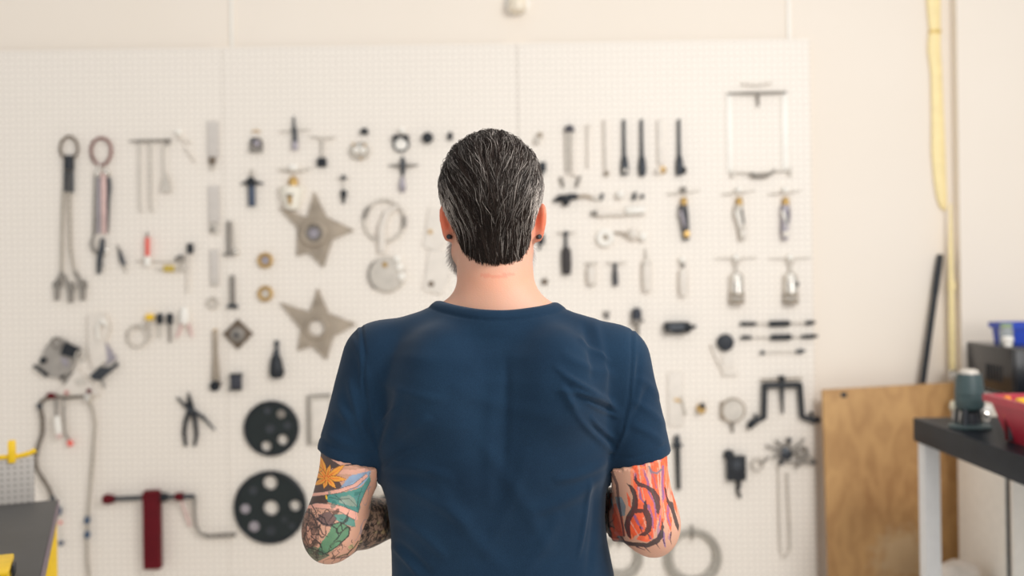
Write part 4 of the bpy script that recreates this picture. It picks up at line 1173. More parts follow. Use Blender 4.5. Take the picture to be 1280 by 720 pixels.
# ---- grey-topped yellow bench at the left
zl = 0.93
c0 = on_level(72, 624, zl); c1 = on_level(50, 720, zl)
yaw = math.atan2(c1.x - c0.x, -(c1.y - c0.y))      # right edge runs towards the camera, turned by yaw
lb = empty('tool_cart', (c0.x, c0.y, 0), 'grey-topped workbench with yellow steel legs and perforated back', 'workbench')
lb.rotation_euler.z = yaw
GTOP = mat('grey_bench_top', (72, 72, 72), 0.5, 0.0, 0.15, 6)
boxpart('bench_top', lb, GTOP, -0.7, 0, -1.2, 0, zl - 0.035, zl, 0.004)
boxpart('edge_strip', lb, mat('mauve_edge', (122, 106, 116), 0.5), 0.0, 0.004, -1.2, 0, zl - 0.034, zl - 0.001, 0.001)
for lx in (-0.69, -0.036):
    for ly in (-1.19, -0.045):
        boxpart('leg', lb, YELLOW, lx, lx + 0.034, ly, ly + 0.04, 0, zl - 0.035, 0.002)
boxpart('rail', lb, YELLOW, -0.656, -0.036, -0.03, -0.01, zl - 0.10, zl - 0.036, 0.002)
PEGG = peg_material('grey_perforated_steel', (188, 182, 176), (148, 141, 134), 0.0165, 0.22)
e1 = -0.058
boxpart('back_panel', lb, PEGG, -0.66, e1, -0.012, -0.006, zl, zl + 0.128, 0.001)
bm = bmesh.new(); g_tube(bm, [(-0.68, -0.009, zl + 0.130), (e1 - 0.04, -0.009, zl + 0.132), (e1 - 0.012, -0.009, zl + 0.138), (e1 + 0.004, -0.009, zl + 0.146)], 0.007, 10); link('top_rail', bm_mesh(bm, 'top_rail'), YELLOW, lb)
boxpart('rail_clip', lb, YELLOW, e1 - 0.066, e1 - 0.046, -0.022, 0.004, zl + 0.115, zl + 0.178, 0.005)
# things on it
pt = on_level(8, 719, zl); case = empty('tool_case', (pt.x - 0.050, pt.y - 0.070, zl + 0.0015), 'small yellow case on the grey bench at the lower left corner', 'case')
case.rotation_euler.z = yaw
boxpart('body', case, YELLOW, -0.10, 0.085, -0.07, 0.06, 0, 0.026, 0.004); boxpart('lid', case, YELLOW, -0.102, 0.087, -0.072, 0.062, 0.027, 0.040, 0.004)
boxpart('latch', case, BLACK, 0.088, 0.094, -0.02, 0.02, 0.012, 0.034, 0.001)
pt = on_level(4, 627, zl); pen = empty('marker', (pt.x, pt.y - 0.03, zl), 'thin dark marker with a pink end lying at the back of the grey bench', 'marker')
bm = bmesh.new(); g_tube(bm, [(-0.02, 0, 0.006), (0.035, 0.0, 0.006), (0.045, 0.0, 0.006)], [0.006, 0.006, 0.003], 10); link('barrel', bm_mesh(bm, 'barrel'), DARK, pen)
bm = bmesh.new(); g_tube(bm, [(-0.06, 0, 0.006), (-0.021, 0.0, 0.006)], 0.0062, 10); link('cap', bm_mesh(bm, 'cap'), CORAL, pen)
# ================================================================== the tools on the pegboard
def T(*a, **k): return Tool(*a, **k)
STRIP = mat('brushed_strip', (212, 205, 198), 0.5, 0.1, 0.05)
# ---- left column: cable slings
t = T('cable_sling', 'twin cable sling with black sleeve and small ring, leftmost tool on the pegboard', 'sling', 88, 175)
t.part('ring', BROWN, t.g().tube([(88 + 11 * math.sin(a) * (1 - 0.12 * math.cos(a)), 185 - 14 * math.cos(a), 4) for a in [i * 2 * math.pi / 24 for i in range(24)]], 1.7, 8, True))
t.part('sleeve', BLACK, t.g().tube([(88, 195), (88, 213)], 6.2, 14))
t.part('sleeve_clip', DARK, t.g().box(82, 214, 86.5, 240, 2, 6).box(89, 214, 93.5, 241, 2, 6))
t.part('cable', PHOSE, t.g().tube([(83, 212), (81, 250), (79.5, 290), (79, 340)], 1.9))
t.part('cable', PHOSE, t.g().tube([(89, 212), (89, 260), (90, 310), (95, 342)], 1.6))
for x0, x1, y0 in ((79, 73, 342), (80, 90, 345), (95, 105, 342)):
    t.part('hook', GREY, t.g().tube([(x0, y0 - 4), ((x0 + x1) / 2, y0 + 6), (x1 - 2, y0 + 14), (x1, y0 + 20)], [1.6, 2.4, 3.0, 2.6]).tube([(x1, y0 + 18), (x1, y0 + 33)], [3.6, 3.0]).ring(x1, y0 + 14, 4.6, 5, 1.3))
t = T('cable_sling', 'twin cable sling with a large copper-red ring, second tool from the left', 'sling', 128, 176)
t.part('ring', ROSE, t.g().tube([(128 + 12.5 * math.sin(a) * (1 + 0.1 * math.cos(a)), 190 - 17 * math.cos(a), 4) for a in [i * 2 * math.pi / 24 for i in range(24)]], 1.9, 8, True))
t.part('shackle', CHROME, t.g().ball(124, 217, 4.2).ball(135, 216, 4.2).tube([(126, 206), (124, 217), (122, 224)], 2))
t.part('cable', GREY, t.g().tube([(122, 220), (121, 250), (120, 292)], 2.2))
t.part('cable', LILAC, t.g().tube([(125, 222), (125, 250), (125, 292)], 1.6))
t.part('strap', PINK, t.g().box(128.5, 216, 135, 292, 2, 5))
t.part('cable', DARK, t.g().tube([(137.5, 222), (138.5, 235), (137, 252), (135.5, 292)], [2.2, 2.4, 1.8, 1.2]))
t.part('hook', DARK, t.g().tube([(130, 298), (129, 310), (126, 324), (125, 342)], [2.6, 3.4, 3.6, 2.6]))
t.part('hook', GREY, t.g().tube([(119, 292), (116, 305), (119, 313), (126, 320)], [1.4, 2.4, 2, 1.6]))
t.part('hook_latch', CHROME, t.g().ring(131, 314, 3.4, 3.6, 1.2).ring(130, 333, 3.2, 3.2, 1.0))
t = T('drift_punch', 'short dark punch hanging aslant right of the copper ring sling', 'punch', 154, 325)
t.part('shank', GREY, t.g().tube([(148, 306), (151, 314)], [1, 1.6])); t.part('body', DARK, t.g().tube([(151, 314), (154, 325), (157, 332)], [2.0, 3.0, 2.4])); t.part('tip', PALE, t.g().tube([(157, 332), (160, 341)], [2, 0.8]))
# ---- wire rack with rods
t = T('wire_rack', 'thin grey wire hanging rail holding slim rods', 'rail', 190, 177)
t.part('bar', GREY, t.g().tube([(163, 177, 5), (178, 177, 5), (216, 176, 5)], [0.9, 1.6, 1.6]))
t.part('peg', GREY, t.g().tube([(172, 177, 0.2), (172, 177, 5)], 0.8)); t.part('peg', GREY, t.g().tube([(208, 177, 0.2), (208, 177, 5)], 0.8))
for x_, lab in ((177, 'slim pale rod hanging at the left of the wire rail'), (190.5, 'slim pale rod hanging at the middle of the wire rail')):
    t = T('rod', lab, 'rod', x_, 180, 'slim rods on the wire rail')
    t.part('hook', PALE, t.g().ring(x_, 177, 2.6, 2.8, 0.8, 5, 14, 6)); t.part('shaft', PALE, t.g().tube([(x_, 180, 5), (x_, 220, 5), (x_ + 0.8, 262, 5), (x_ + 4, 265, 5)], [1.2, 1.3, 1.3, 1]))
t = T('wire_brush', 'small fan-ended brush hanging at the right of the wire rail', 'brush', 209, 178)
t.part('hook', GREY, t.g().ring(211, 178, 3.2, 3.6, 0.9, 6, 14, 6)); t.part('handle', PALE, t.g().tube([(207, 182, 5), (206.5, 200, 5), (208, 220, 5)], [1.2, 1.2, 1.6])); t.part('bristles', PALE, t.g().plate([(207, 218), (211, 218), (216, 240), (203, 240)], 3.5, 6.5))
t = T('hose_clip', 'faint white bent clip right of the wire rail', 'clip', 226, 170)
t.part('knob', WHITE, t.g().ball(225, 166, 4.5)); t.part('arm', FAINT, t.g().tube([(224, 172), (232, 177), (240, 178)], 1.3)); t.part('leg', FAINT, t.g().tube([(232, 184), (239, 193), (246, 203)], 1.2))
# ---- grey strips at the left joint
t = T('feeler_strip', 'pale grey strip with a dark knurled foot above its twin at the left joint', 'gauge', 267, 152)
t.part('strip', STRIP, t.g().box(259.5, 152, 274, 198, 1, 3)); t.part('foot', BROWN, t.g().tube([(266.5, 197), (266.5, 206)], [4.2, 3.6])); t.part('tip', PALE, t.g().ball(266.5, 210, 3))
t = T('feeler_strip', 'pale grey strip with a square foot in the middle of the left joint', 'gauge', 268, 233)
t.part('strip', STRIP, t.g().box(261, 232, 275, 278, 1, 3)); t.part('foot', PALE, t.g().box(262.5, 279, 274.5, 292, 1, 4)); t.part('screw', GREY, t.g().disc(267, 287, [(0, 1), (3, 1), (3, 5), (0, 5.4)], 12))
t = T('feeler_strip', 'pale grey strip with a round foot, lowest at the left joint', 'gauge', 268, 312)
t.part('strip', STRIP, t.g().box(263, 312, 274, 358, 1, 3)); t.part('foot', PALE, t.g().ring(267, 378, 6, 6, 2)); t.part('screw', PALE, t.g().disc(269, 354, [(0, 1), (3.5, 1), (3.5, 4), (0, 4.4)], 12))
t = T('bar_clamp', 'slim dark bar with a chrome foot standing beside the left joint', 'bar', 287, 276)
t.part('bar', GREY, t.g().box(284.5, 276, 288.5, 316, 1, 5)); t.part('foot', GREY, t.g().box(281, 316, 294, 320, 1, 6)); t.part('knob', CHROME, t.g().ball(296, 315, 4)); t.part('rod', PALE, t.g().tube([(292, 276), (295, 312)], 1.2))
t = T('bar_clamp', 'slim dark bar with a wide foot below its chrome-footed twin', 'bar', 292, 345)
t.part('bar', GREY, t.g().box(288.5, 344, 294.5, 381, 1, 5)); t.part('foot', DARK, t.g().plate([(285, 385), (287, 380), (296, 380), (299, 385)], 1, 6))
# ---- little bar with coloured tools
t = T('tool_rail', 'thin pale rail carrying the red marker and yellow tag', 'rail', 205, 328)
t.part('bar', PALE, t.g().tube([(172, 326, 4), (205, 327, 4), (233, 327, 4)], 1.1)); t.part('bar', PALE, t.g().tube([(196, 336, 4), (233, 338, 4)], 1.0)); t.part('peg', PALE, t.g().tube([(176, 326, 0.2), (176, 326, 4)], 1))
t = T('marker', 'coral red marker standing in the small pale rail', 'marker', 186, 325)
t.part('barrel', CORAL, t.g().tube([(186, 297, 5), (186, 320, 5)], 2.6)); t.part('tip', GREY, t.g().tube([(186, 290, 5), (186, 297, 5)], [1.0, 1.6])); t.part('socket', WHITE, t.g().tube([(186, 321, 5), (186.5, 332, 5)], 4))
t = T('brass_tag', 'little yellow tag with two dark holes on the pale rail', 'tag', 212, 335)
t.part('plate', mat('brass_yellow', (206, 178, 60), 0.4, 0.2), t.g().plate([(206, 332), (219, 332), (219, 339.5), (206, 339.5)], 3, 5, [(209.5, 335.5, 1.4), (215, 335.5, 1.4)]))
t = T('hose_fitting', 'grey knurled fitting with a chrome ring right of the yellow tag', 'fitting', 226, 324)
t.part('nut', GREY, t.g().tube([(221, 325), (231, 322)], [3.6, 3.4], 6)); t.part('nipple', DARK, t.g().tube([(223, 322), (228, 319)], 1.6)); t.part('ring', CHROME, t.g().ring(228, 334, 3.6, 3.6, 1.2))
t = T('socket', 'small black impact socket up and right of the yellow tag', 'socket', 239, 311)
t.part('barrel', BLACK, t.g().tube([(239, 304.5), (239, 312), (239, 317)], [3.8, 4.0, 3.6], 14)); t.part('stem', FAINT, t.g().tube([(238, 318), (236, 345), (235.5, 366)], 1.3))
# ---- screwdrivers and coil
t = T('wire_coil', 'loose coil of pale wire left of the small screwdrivers', 'wire', 173, 419)
t.part('loop', PALE, t.g().ring(172, 420, 13, 13.5, 1.0).ring(173.5, 421, 12.2, 12.4, 0.9, 5)); t.part('tie', PALE, t.g().box(176, 404, 184, 410, 2, 6))
for x_, m_, lab, ln in ((188.5, YELLOW, 'little screwdriver with a yellow handle', 30), (201, BLACK, 'little screwdriver with a black handle next to the yellow one', 28), (213.5, BLACK, 'little screwdriver with a black handle next to the white spool', 34)):
    t = T('screwdriver', lab, 'screwdriver', x_, 395, 'small screwdrivers')
    if m_ is YELLOW: t.part('handle', YELLOW, t.g().tube([(x_, 392.5), (x_, 394), (x_, 399), (x_, 400)], [3.4, 5.4, 5.4, 4]))
    else: t.part('handle', BLACK, t.g().tube([(x_, 391.5), (x_, 394), (x_, 400), (x_, 405)], [2.4, 4.2, 4.0, 3.2]))
    t.part('shaft', PALE if ln != 34 else GREY, t.g().tube([(x_, 400), (x_ + 0.5, 394 + ln)], [1.9, 1.3]))
t = T('pliers', 'small pliers with a white head and pink handles', 'pliers', 232, 390)
t.part('head', WHITE, t.g().tube([(232, 383), (232, 388), (232, 400), (232, 405)], [2, 5.6, 6.4, 5]))
t.part('handle', PINK, t.g().tube([(228, 404), (226, 413), (222, 422)], [1.8, 1.8, 1.2])); t.part('handle', PINK, t.g().tube([(237, 404), (239, 413), (242, 421)], [1.8, 1.8, 1.2]))
# ---- top row, centre
t = T('puller_bell', 'small chrome bell-shaped puller at the left of the top row', 'puller', 321, 165)
t.part('hook', BRASS, t.g().tube([(316, 166), (321, 163), (326, 166)], 1)); t.part('cage', GREY, t.g().ring(321, 181, 7.4, 7.6, 1.6)); t.part('base', GREY, t.g().box(313, 185.5, 329, 190.5, 1, 7)); t.part('core', LILAC, t.g().ball(322, 180, 4.6)); t.part('lug', DARK, t.g().box(315, 173, 320, 179, 2, 6))
t = T('tap_wrench', 'dark tap wrench with a thin crossbar at the top of the pegboard', 'wrench', 369, 150)
t.part('spindle', DARK, t.g().tube([(368, 146), (368.5, 160)], [1.2, 2])); t.part('crossbar', PALE, t.g().tube([(350, 165), (369, 163.5), (388, 162.5)], [0.9, 1.3, 0.9])); t.part('body', DARK, t.g().tube([(368.5, 161), (369.5, 170), (369.5, 180)], [3.6, 2.8, 3.6])); t.part('chuck', LILAC, t.g().tube([(369.5, 178), (369.5, 188)], [3.8, 3.8]))
t = T('tee_handle', 'pale T-handle with a dark square socket in the top row', 'wrench', 404, 172)
t.part('crossbar', PALE, t.g().tube([(388, 170.5), (404, 173.5), (421, 172)], [0.9, 1.6, 0.9])); t.part('shaft', PALE, t.g().tube([(404, 174), (403.5, 198)], [2, 1.5])); t.part('socket', BLACK, t.g().box(397.5, 198, 409, 209, 1.5, 7))
t = T('cap_nut', 'small black cap above a pale chrome dome', 'cap', 456, 164)
t.part('cap', BLACK, t.g().tube([(456, 161), (456, 165), (456, 168)], [3.2, 5.4, 5.2], 12)); t.part('stud', DARK, t.g().tube([(456, 164, 0.2), (456, 164, 4)], 2))
t = T('chrome_dome', 'pale chrome dome with a ribbed rim under the small black cap', 'fitting', 450, 188)
t.part('rim', PALE, t.g().ring(450, 189, 12, 9.5, 2)); t.part('dome', CHROME, t.g().disc(450, 188, [(10.5, 1), (10, 4), (7, 7), (0, 8.4)])); t.part('bolt', BRASS, t.g().ball(443, 181.5, 1.6, 8).ball(457, 182.5, 1.6, 8).ball(452, 199, 1.6, 5)); t.part('lens', WHITE, t.g().ball(446, 189, 4, 8).ball(455, 189, 4.2, 8))
t = T('band_clamp', 'black-shouldered round clamp with a white centre in the top row', 'clamp', 501, 172)
t.part('band', DARK, t.g().ring(501.5, 180, 9.2, 9.2, 1.5)); t.part('face', WHITE, t.g().disc(501.5, 181, [(0, 1), (8, 1), (7.6, 4), (4, 5.5), (0, 6)])); t.part('shoulder', BLACK, t.g().plate([(491, 170), (499, 169.5), (498, 175), (493, 177.5)], 3, 8)); t.part('shoulder', BLACK, t.g().plate([(504, 169.5), (512, 170), (510.5, 177.5), (506, 175)], 3, 8)); t.part('knob', WHITE, t.g().ball(503, 164, 4.4))
t = T('knob', 'round black knob left of the man\'s hair, larger of the two', 'knob', 535, 173)
t.part('cap', BLACK, t.g().disc(535, 173, [(6.8, 3), (7.2, 6), (6, 9), (0, 10)], 18)); t.part('stem', DARK, t.g().disc(535, 173, [(3, 0.2), (3, 3)], 12))
t = T('knob', 'small black knob just left of the man\'s hair', 'knob', 563, 171)
t.part('cap', BLACK, t.g().tube([(563, 166, 5), (563, 170, 5), (563, 176, 5)], [2, 3.6, 2.2])); t.part('stem', DARK, t.g().disc(563, 171, [(1.6, 0.2), (1.6, 3)], 10))
t = T('spider_wrench', 'dark cross-shaped wrench with a hanging pale drop', 'wrench', 504, 200)
t.part('spindle', DARK, t.g().tube([(504, 196), (504, 206), (504, 220)], [1.4, 4.2, 1.8])); t.part('crossbar', GREY, t.g().tube([(486, 207), (497, 207.5), (504, 207), (511, 207.5), (524, 206.5)], [0.8, 2.4, 3.2, 2.4, 0.8])); t.part('drop', LILAC, t.g().tube([(504, 221), (503, 228), (503.5, 236), (504, 241)], [1.6, 3.6, 4.4, 1.6]))
t = T('plumb_plug', 'tiny dark plug with a pointed drop right of the upper star', 'plug', 430, 222)
t.part('head', DARK, t.g().ball(430, 222.5, 3.4)); t.part('wings', PALE, t.g().tube([(421, 223), (430, 223), (438, 223)], 0.8)); t.part('link', PALE, t.g().tube([(430, 225), (430, 239)], 0.8)); t.part('drop', BLACK, t.g().tube([(430.3, 238), (430.3, 243), (430.3, 248), (430, 255)], [3.2, 4.2, 2.4, 1.2]))
t = T('tee_handle', 'stout dark blue-grey T-handle with a thick shaft', 'wrench', 316, 225)
t.part('ring', PALE, t.g().ring(315.5, 216.5, 2.4, 3.6, 0.9)); t.part('head', BLACK, t.g().tube([(314.5, 222), (315, 228), (315, 233)], [3.4, 6.4, 5])); t.part('crossbar', DARK, t.g().tube([(302, 230), (308, 228.5), (315, 228), (323, 229), (331, 230)], [0.8, 2, 3, 2, 0.8])); t.part('shaft', mat('blue_grey_steel', (70, 80, 98), 0.4, 0.4), t.g().tube([(315.5, 232), (316, 258)], 4.4, 14))
t = T('pressure_gauge', 'white-knobbed brass gauge with a clear tapered cup', 'gauge', 367, 210)
t.part('knob', WHITE, t.g().ball(368, 210.5, 7, 6, 5)); t.part('wings', PALE, t.g().tube([(348, 212), (358, 213.5), (367, 214.5), (378, 213.5), (390, 211)], [0.8, 1.4, 1.6, 1.4, 0.8])); t.part('neck', BRASS, t.g().tube([(367.5, 221), (367.5, 226), (367.5, 233)], [3, 6, 5.6], 12)); t.part('cup', mat('milky_plastic', (244, 238, 224), 0.3, 0, 0.03), t.g().tube([(366, 234), (366, 244), (366.5, 262)], [15, 14, 8.5], 18)); t.part('valve', BRASS, t.g().tube([(366, 246, 18.5), (366, 256, 14)], [2.8, 2.0])); t.part('band', DARK, t.g().box(361.5, 244.3, 370.5, 246, 17.6, 18.6, 0, 0.2))
# ---- stars
def star(lab, tips, valleys, cx, cy, r_hub, r_hole, open_):
    t = T('star_plate', lab, 'star', cx, cy, 'five-pointed cast plates')
    out = []
    for a, b in zip(tips, valleys): out += [a, b]
    t.part('plate', TAUPE, t.g().plate(out, 1.5, 4.5, [(cx, cy, r_hole)]))
    if open_:
        t.part('collar', TAUPE, t.g().ring(cx, cy, r_hole + 3, r_hole + 3, 3.0, 5))
    else:
        t.part('hub', TAUPE, t.g().disc(cx, cy, [(r_hub, 2), (r_hub, 8), (r_hub - 2, 10), (r_hub - 5.5, 10), (r_hole + 1, 6), (r_hole + 1, 3)], 30))
        t.part('bore', GREY, t.g().ring(cx, cy, r_hole, r_hole, 1.8, 7)); t.part('plug', LILAC, t.g().disc(cx, cy, [(0, 1.8), (r_hole - 0.4, 1.8), (r_hole - 1, 4), (0, 4.4)], 20))
    for a in tips:
        x, y = a[0] + (cx - a[0]) * 0.34, a[1] + (cy - a[1]) * 0.34
        t.part('tip_pad', BRASS if False else TAUPE, t.g().disc(x, y, [(2.2, 4.5), (2.0, 5.6), (0, 5.8)], 10))
star('five-pointed grey metal star with a raised closed hub, the upper star', [(393.5, 240), (443.5, 288), (405, 334), (372, 320), (349, 259)], [(409, 271), (416, 300), (387, 316), (373, 285), (385, 272)], 393.5, 291.5, 17.5, 8.5, False)
star('five-pointed grey metal star with an open centre hole, the lower star', [(398, 360), (446, 405), (409, 449), (373, 438), (351, 378)], [(411, 391), (417, 421), (391, 432), (377, 411), (388, 390)], 397, 409.5, 15, 10, True)
# ---- rings, plates and small parts below
for y_, lab, m2 in ((325.5, 'brass ring with a grey middle below the upper star', LILAC), (367, 'brass ring with a pale middle left of the lower star', PALE)):
    t = T('brass_ring', lab, 'ring', 332, y_, 'brass rings'); t.part('rim', BRASS, t.g().ring(332.5, y_, 7.6, 7.6, 2.3, 4)); t.part('face', m2, t.g().disc(332.5, y_, [(0, 1), (6.4, 1), (6.2, 3), (0, 3.4)], 20))
t = T('diamond_plate', 'square dark plate hung on its corner with a centre bolt', 'plate', 298, 417)
t.part('plate', BROWN, t.g().plate([(298, 398.5), (317, 417), (298, 436.5), (279.5, 417)], 1, 4)); t.part('boss', GREY, t.g().disc(298, 418, [(9.5, 4), (9, 6), (6, 7), (0, 7)], 22)); t.part('bolt', DARK, t.g().disc(297.5, 418.5, [(3, 7), (2.8, 9), (0, 9.4)], 6))
t = T('connecting_rod', 'long brownish connecting rod with a black round end', 'rod', 270, 415)
t.part('shank', TAUPE, t.g().tube([(270, 413), (270.5, 440), (271, 462), (271, 474)], [3, 2.8, 4.4, 5.2], 10)); t.part('big_end', BLACK, t.g().ring(270, 482, 4.2, 4.2, 2.6, 5).disc(270, 482, [(0, 3), (4, 3), (4, 5), (0, 5)], 14)); t.part('cap', BRASS, t.g().ball(270, 414, 2.8)); t.part('bearing_tab', BROWN, t.g().box(273.5, 476, 278, 481, 2, 6))
t = T('square_socket', 'square black block with pressed rims below the diamond plate', 'block', 295, 477)
t.part('body', mat('charcoal_block', (58, 60, 70), 0.5), t.g().box(290, 468, 303, 486, 1, 8)); t.part('rim', BLACK, t.g().box(289, 466.5, 304.5, 469, 1, 9)); t.part('rim', BLACK, t.g().box(288, 484.5, 303.5, 487, 1, 9))
t = T('grease_nozzle', 'black bottle-shaped nozzle with a jointed neck', 'nozzle', 346, 440)
t.part('body', BLACK, t.g().tube([(346, 444), (346, 450), (346.5, 460), (347, 467), (347, 472)], [5, 7, 8.6, 9.4, 6.5], 16)); t.part('neck', DARK, t.g().tube([(347, 436), (346.5, 440), (346, 445)], [2.6, 3.8, 3.8])); t.part('tip', DARK, t.g().tube([(346.5, 425), (347, 429), (347, 436)], [1.8, 3.2, 1.8]))
t = T('pliers', 'black long-nose pliers hanging open above the red clamp', 'pliers', 238, 510)
t.part('jaw', BLACK, t.g().plate([(236.5, 489), (239.5, 497), (244, 510), (238, 516), (235, 508)], 2, 5)); t.part('handle', BLACK, t.g().tube([(238, 512), (233.5, 525), (231.5, 540), (233.5, 557)], [3, 2.8, 2.6, 2.0])); t.part('handle', BLACK, t.g().tube([(241, 512), (245, 525), (247, 542), (244.5, 557)], [3, 2.8, 2.4, 1.8]))
t.part('lever', BLACK, t.g().tube([(222.5, 496), (231, 505), (239, 512)], [1.2, 2, 2.6])); t.part('lever', DARK, t.g().tube([(241, 512), (255, 521), (270, 537)], [2.6, 2.2, 1.0])); t.part('pivot', DARK, t.g().disc(239.5, 512, [(4.4, 4), (4, 7), (0, 7.5)], 14))
# ---- discs
def wheel(lab, cx, cy, R, thru, blind, bolt):
    t = T('flange_disc', lab, 'disc', cx, cy, 'black flange discs')
    n = 44
    t.part('plate', mat('black_green_steel', (30, 40, 42), 0.45, 0.2), t.g().plate([(cx + R * math.cos(2 * math.pi * i / n), cy + R * math.sin(2 * math.pi * i / n)) for i in range(n)], 1, 4.5, thru))
    t.part('rim', BLACK, t.g().ring(cx, cy, R - 2, R - 2, 2.2, 4.2, 44))
    for hx_, hy_, hr in thru: t.part('bushing', BLACK, t.g().ring(hx_, hy_, hr + 0.6, hr + 0.6, 1.0, 4.4, 20))
    for hx_, hy_, hr in blind: t.part('plug', DARK, t.g().disc(hx_, hy_, [(hr, 4.4), (hr - 0.5, 5.2), (hr - 1.5, 4.8), (0, 4.8)], 18))
    for hx_, hy_, hr in bolt: t.part('cover', GREY if R < 40 else LILAC, t.g().disc(hx_, hy_, [(hr, 4.4), (hr - 0.5, 5.4), (0, 5.6)], 18))
wheel('smaller black round disc with holes, left of the man\'s sleeve', 340, 535, 34.5, [(334, 557, 6.5), (354.5, 549, 6.8)], [(339, 535, 6), (336, 512, 5), (361, 531, 5)], [(352.5, 517, 5.5)])
wheel('larger black round disc with holes, beside the man\'s tattooed arm', 338.5, 633.5, 45.5, [(339, 602.5, 9), (340, 634, 9.5), (370, 631, 7)], [(318, 612, 5.5), (340, 662, 6), (357, 648, 4), (366, 656, 4)], [(308, 635, 6), (319, 657, 6.5)])
# ---- red clamp
t = T('pipe_vice', 'dark crank bar vice with a long dark red handle body', 'vice', 194, 615)
t.part('handle_body', RED, t.g().box(183.5, 613, 205, 708, 4, 16, 0, 2.5)); t.part('body_cap', RED, t.g().box(184.5, 611, 202, 616, 3, 17)); t.part('screw', DARK, t.g().tube([(137, 622, 9), (183, 620, 9), (246, 618.5, 9)], 3.0)); t.part('end_knob', RED, t.g().tube([(133, 622, 9), (136, 622, 9), (140, 622, 9), (147, 621.5, 9)], [5, 6.6, 6.4, 4.2])); t.part('nut', BLACK, t.g().tube([(205, 619.5, 9), (212, 619.3, 9)], 5.4, 8)); t.part('collar', RED, t.g().tube([(223, 619, 9), (232, 618.8, 9)], [5, 5.4]))
t.part('crank', GREY, t.g().tube([(246, 619, 9), (246, 640, 8), (247.5, 655, 8), (252, 664, 8), (262, 668, 8), (297, 666, 8)], [2.4, 2.0, 2.0, 2.1, 2.4, 2.8])); t.part('strap', PINK, t.g().tube([(229, 624, 8), (234, 640, 6), (239, 656, 5)], 1.6))
# ---- upper left bracket assembly
t = T('camera_bracket', 'tilted grey bracket plate with black blocks at the far left', 'bracket', 75, 450)
t.part('plate', mat('bracket_grey', (166, 160, 153), 0.5, 0.1), t.g().plate([(68, 422), (83, 424), (102, 438), (92, 460), (80, 473), (60, 470), (50, 459), (57, 436)], 2, 5)); t.part('block', BLACK, t.g().plate([(85, 427), (104, 435), (100, 448), (79, 442)], 5, 9)); t.part('block', BLACK, t.g().plate([(44, 457), (47, 455), (63, 467), (61, 471)], 5, 8)); t.part('knob', BLACK, t.g().disc(57, 450, [(4.2, 5), (4, 8), (0, 9)], 14)); t.part('ring', GREY, t.g().ring(73.5, 428, 6, 6.5, 1.3, 6)); t.part('ring', PALE, t.g().ring(106, 444, 6, 6, 1.2, 12)); t.part('wedge', LILAC, t.g().plate([(78, 447), (87, 448), (88, 458), (83, 456)], 5, 7)); t.part('foot', GREY, t.g().plate([(76, 470), (93, 464), (82, 480)], 1, 5))
t = T('guard_housing', 'white tapered guard with a grey wedge right of the tilted bracket', 'guard', 125, 440)
t.part('shell', FAINT, t.g().plate([(112, 393), (134, 391), (140, 410), (133, 425), (136, 450), (120, 462), (113, 440)], 1, 6)); t.part('handle', WHITE, t.g().tube([(126, 424, 8), (126, 406, 9), (131, 400, 9), (137, 406, 9)], [2, 2.6, 3, 3])); t.part('blade', LILAC, t.g().plate([(134, 428), (147, 448), (134, 456)], 2, 5)); t.part('base', DARK, t.g().plate([(115, 469), (128, 458), (140, 459), (148, 452), (150, 456), (128, 475), (120, 474)], 3, 8)); t.part('tine', GREY, t.g().tube([(128, 474), (131, 480), (132, 485)], [1.6, 1.3, 0.9]))
t = T('dust_skirt', 'pale grey triangular skirt plate under the tilted bracket', 'plate', 102, 478)
t.part('plate', FAINT, t.g().plate([(98, 460), (124, 488), (128, 493), (73, 493), (82, 482)], 1, 5)); t.part('shade', PALE, t.g().plate([(96, 474), (108, 470), (112, 480), (98, 482)], 5, 6))
# ---- hoses
t = T('air_hose', 'dark braided hose curving down from a red tap to the grey bench', 'hose', 66, 494)
t.part('hose', HOSE, t.g().tube([(66, 495, 6), (56, 500, 6), (52, 506, 6), (56, 522, 6), (56, 540, 6), (50, 558, 6), (46.5, 572, 6), (49, 585, 7), (58, 598, 8), (66, 610, 9), (70, 622, 9)], 2.6, 10)); t.part('tap', RED, t.g().tube([(62, 493, 6), (67, 494, 6), (72, 495, 6)], [3, 4, 3])); t.part('coupling', DARK, t.g().tube([(52, 503, 6), (52.5, 510, 6)], 3.4)); t.part('end_fitting', DARK, t.g().tube([(69, 618, 9), (71, 625, 9)], 3.4))
t = T('air_hose', 'pale braided hose with blue couplings hanging straight down to the floor', 'hose', 112, 496)
t.part('tap', CHROME, t.g().box(109, 491, 117, 501, 3, 9)); t.part('tap_handle', RED, t.g().ball(114, 488, 3, 7)); t.part('hose', PHOSE, t.g().tube([(113, 500, 6), (119, 512, 6), (121.5, 530, 6), (119.5, 560, 6), (116, 600, 6), (113, 640, 6), (111, 670, 6), (111.5, 700, 6), (115, 730, 6)], 1.8, 10))
for y_ in (649, 667): t.part('coupling', BLUEF, t.g().tube([(111.8, y_ - 5, 6), (111.5, y_, 6), (111, y_ + 4, 6)], [2.6, 4, 2.8], 8))
t = T('pipe_manifold', 'short dark manifold pipe between the two hose taps', 'pipe', 90, 496)
t.part('pipe', HOSE, t.g().tube([(72, 494, 6), (84, 497, 6), (100, 495, 6), (109, 495, 6)], 1.7)); t.part('stop', mat('faded_red', (200, 128, 122), 0.5), t.g().ball(86, 490, 2.6, 7))
t = T('blow_gun', 'pale lever nozzle with a pink tip hanging below the manifold', 'nozzle', 74, 515)
t.part('stem', GREY, t.g().tube([(73, 498, 6), (73.5, 520, 6)], 1.8)); t.part('lever', WHITE, t.g().tube([(75, 519, 8), (76, 530, 8), (77.5, 541, 8)], [3.8, 4.4, 4])); t.part('tip', PINK, t.g().ball(77.5, 543.5, 3.6, 8))
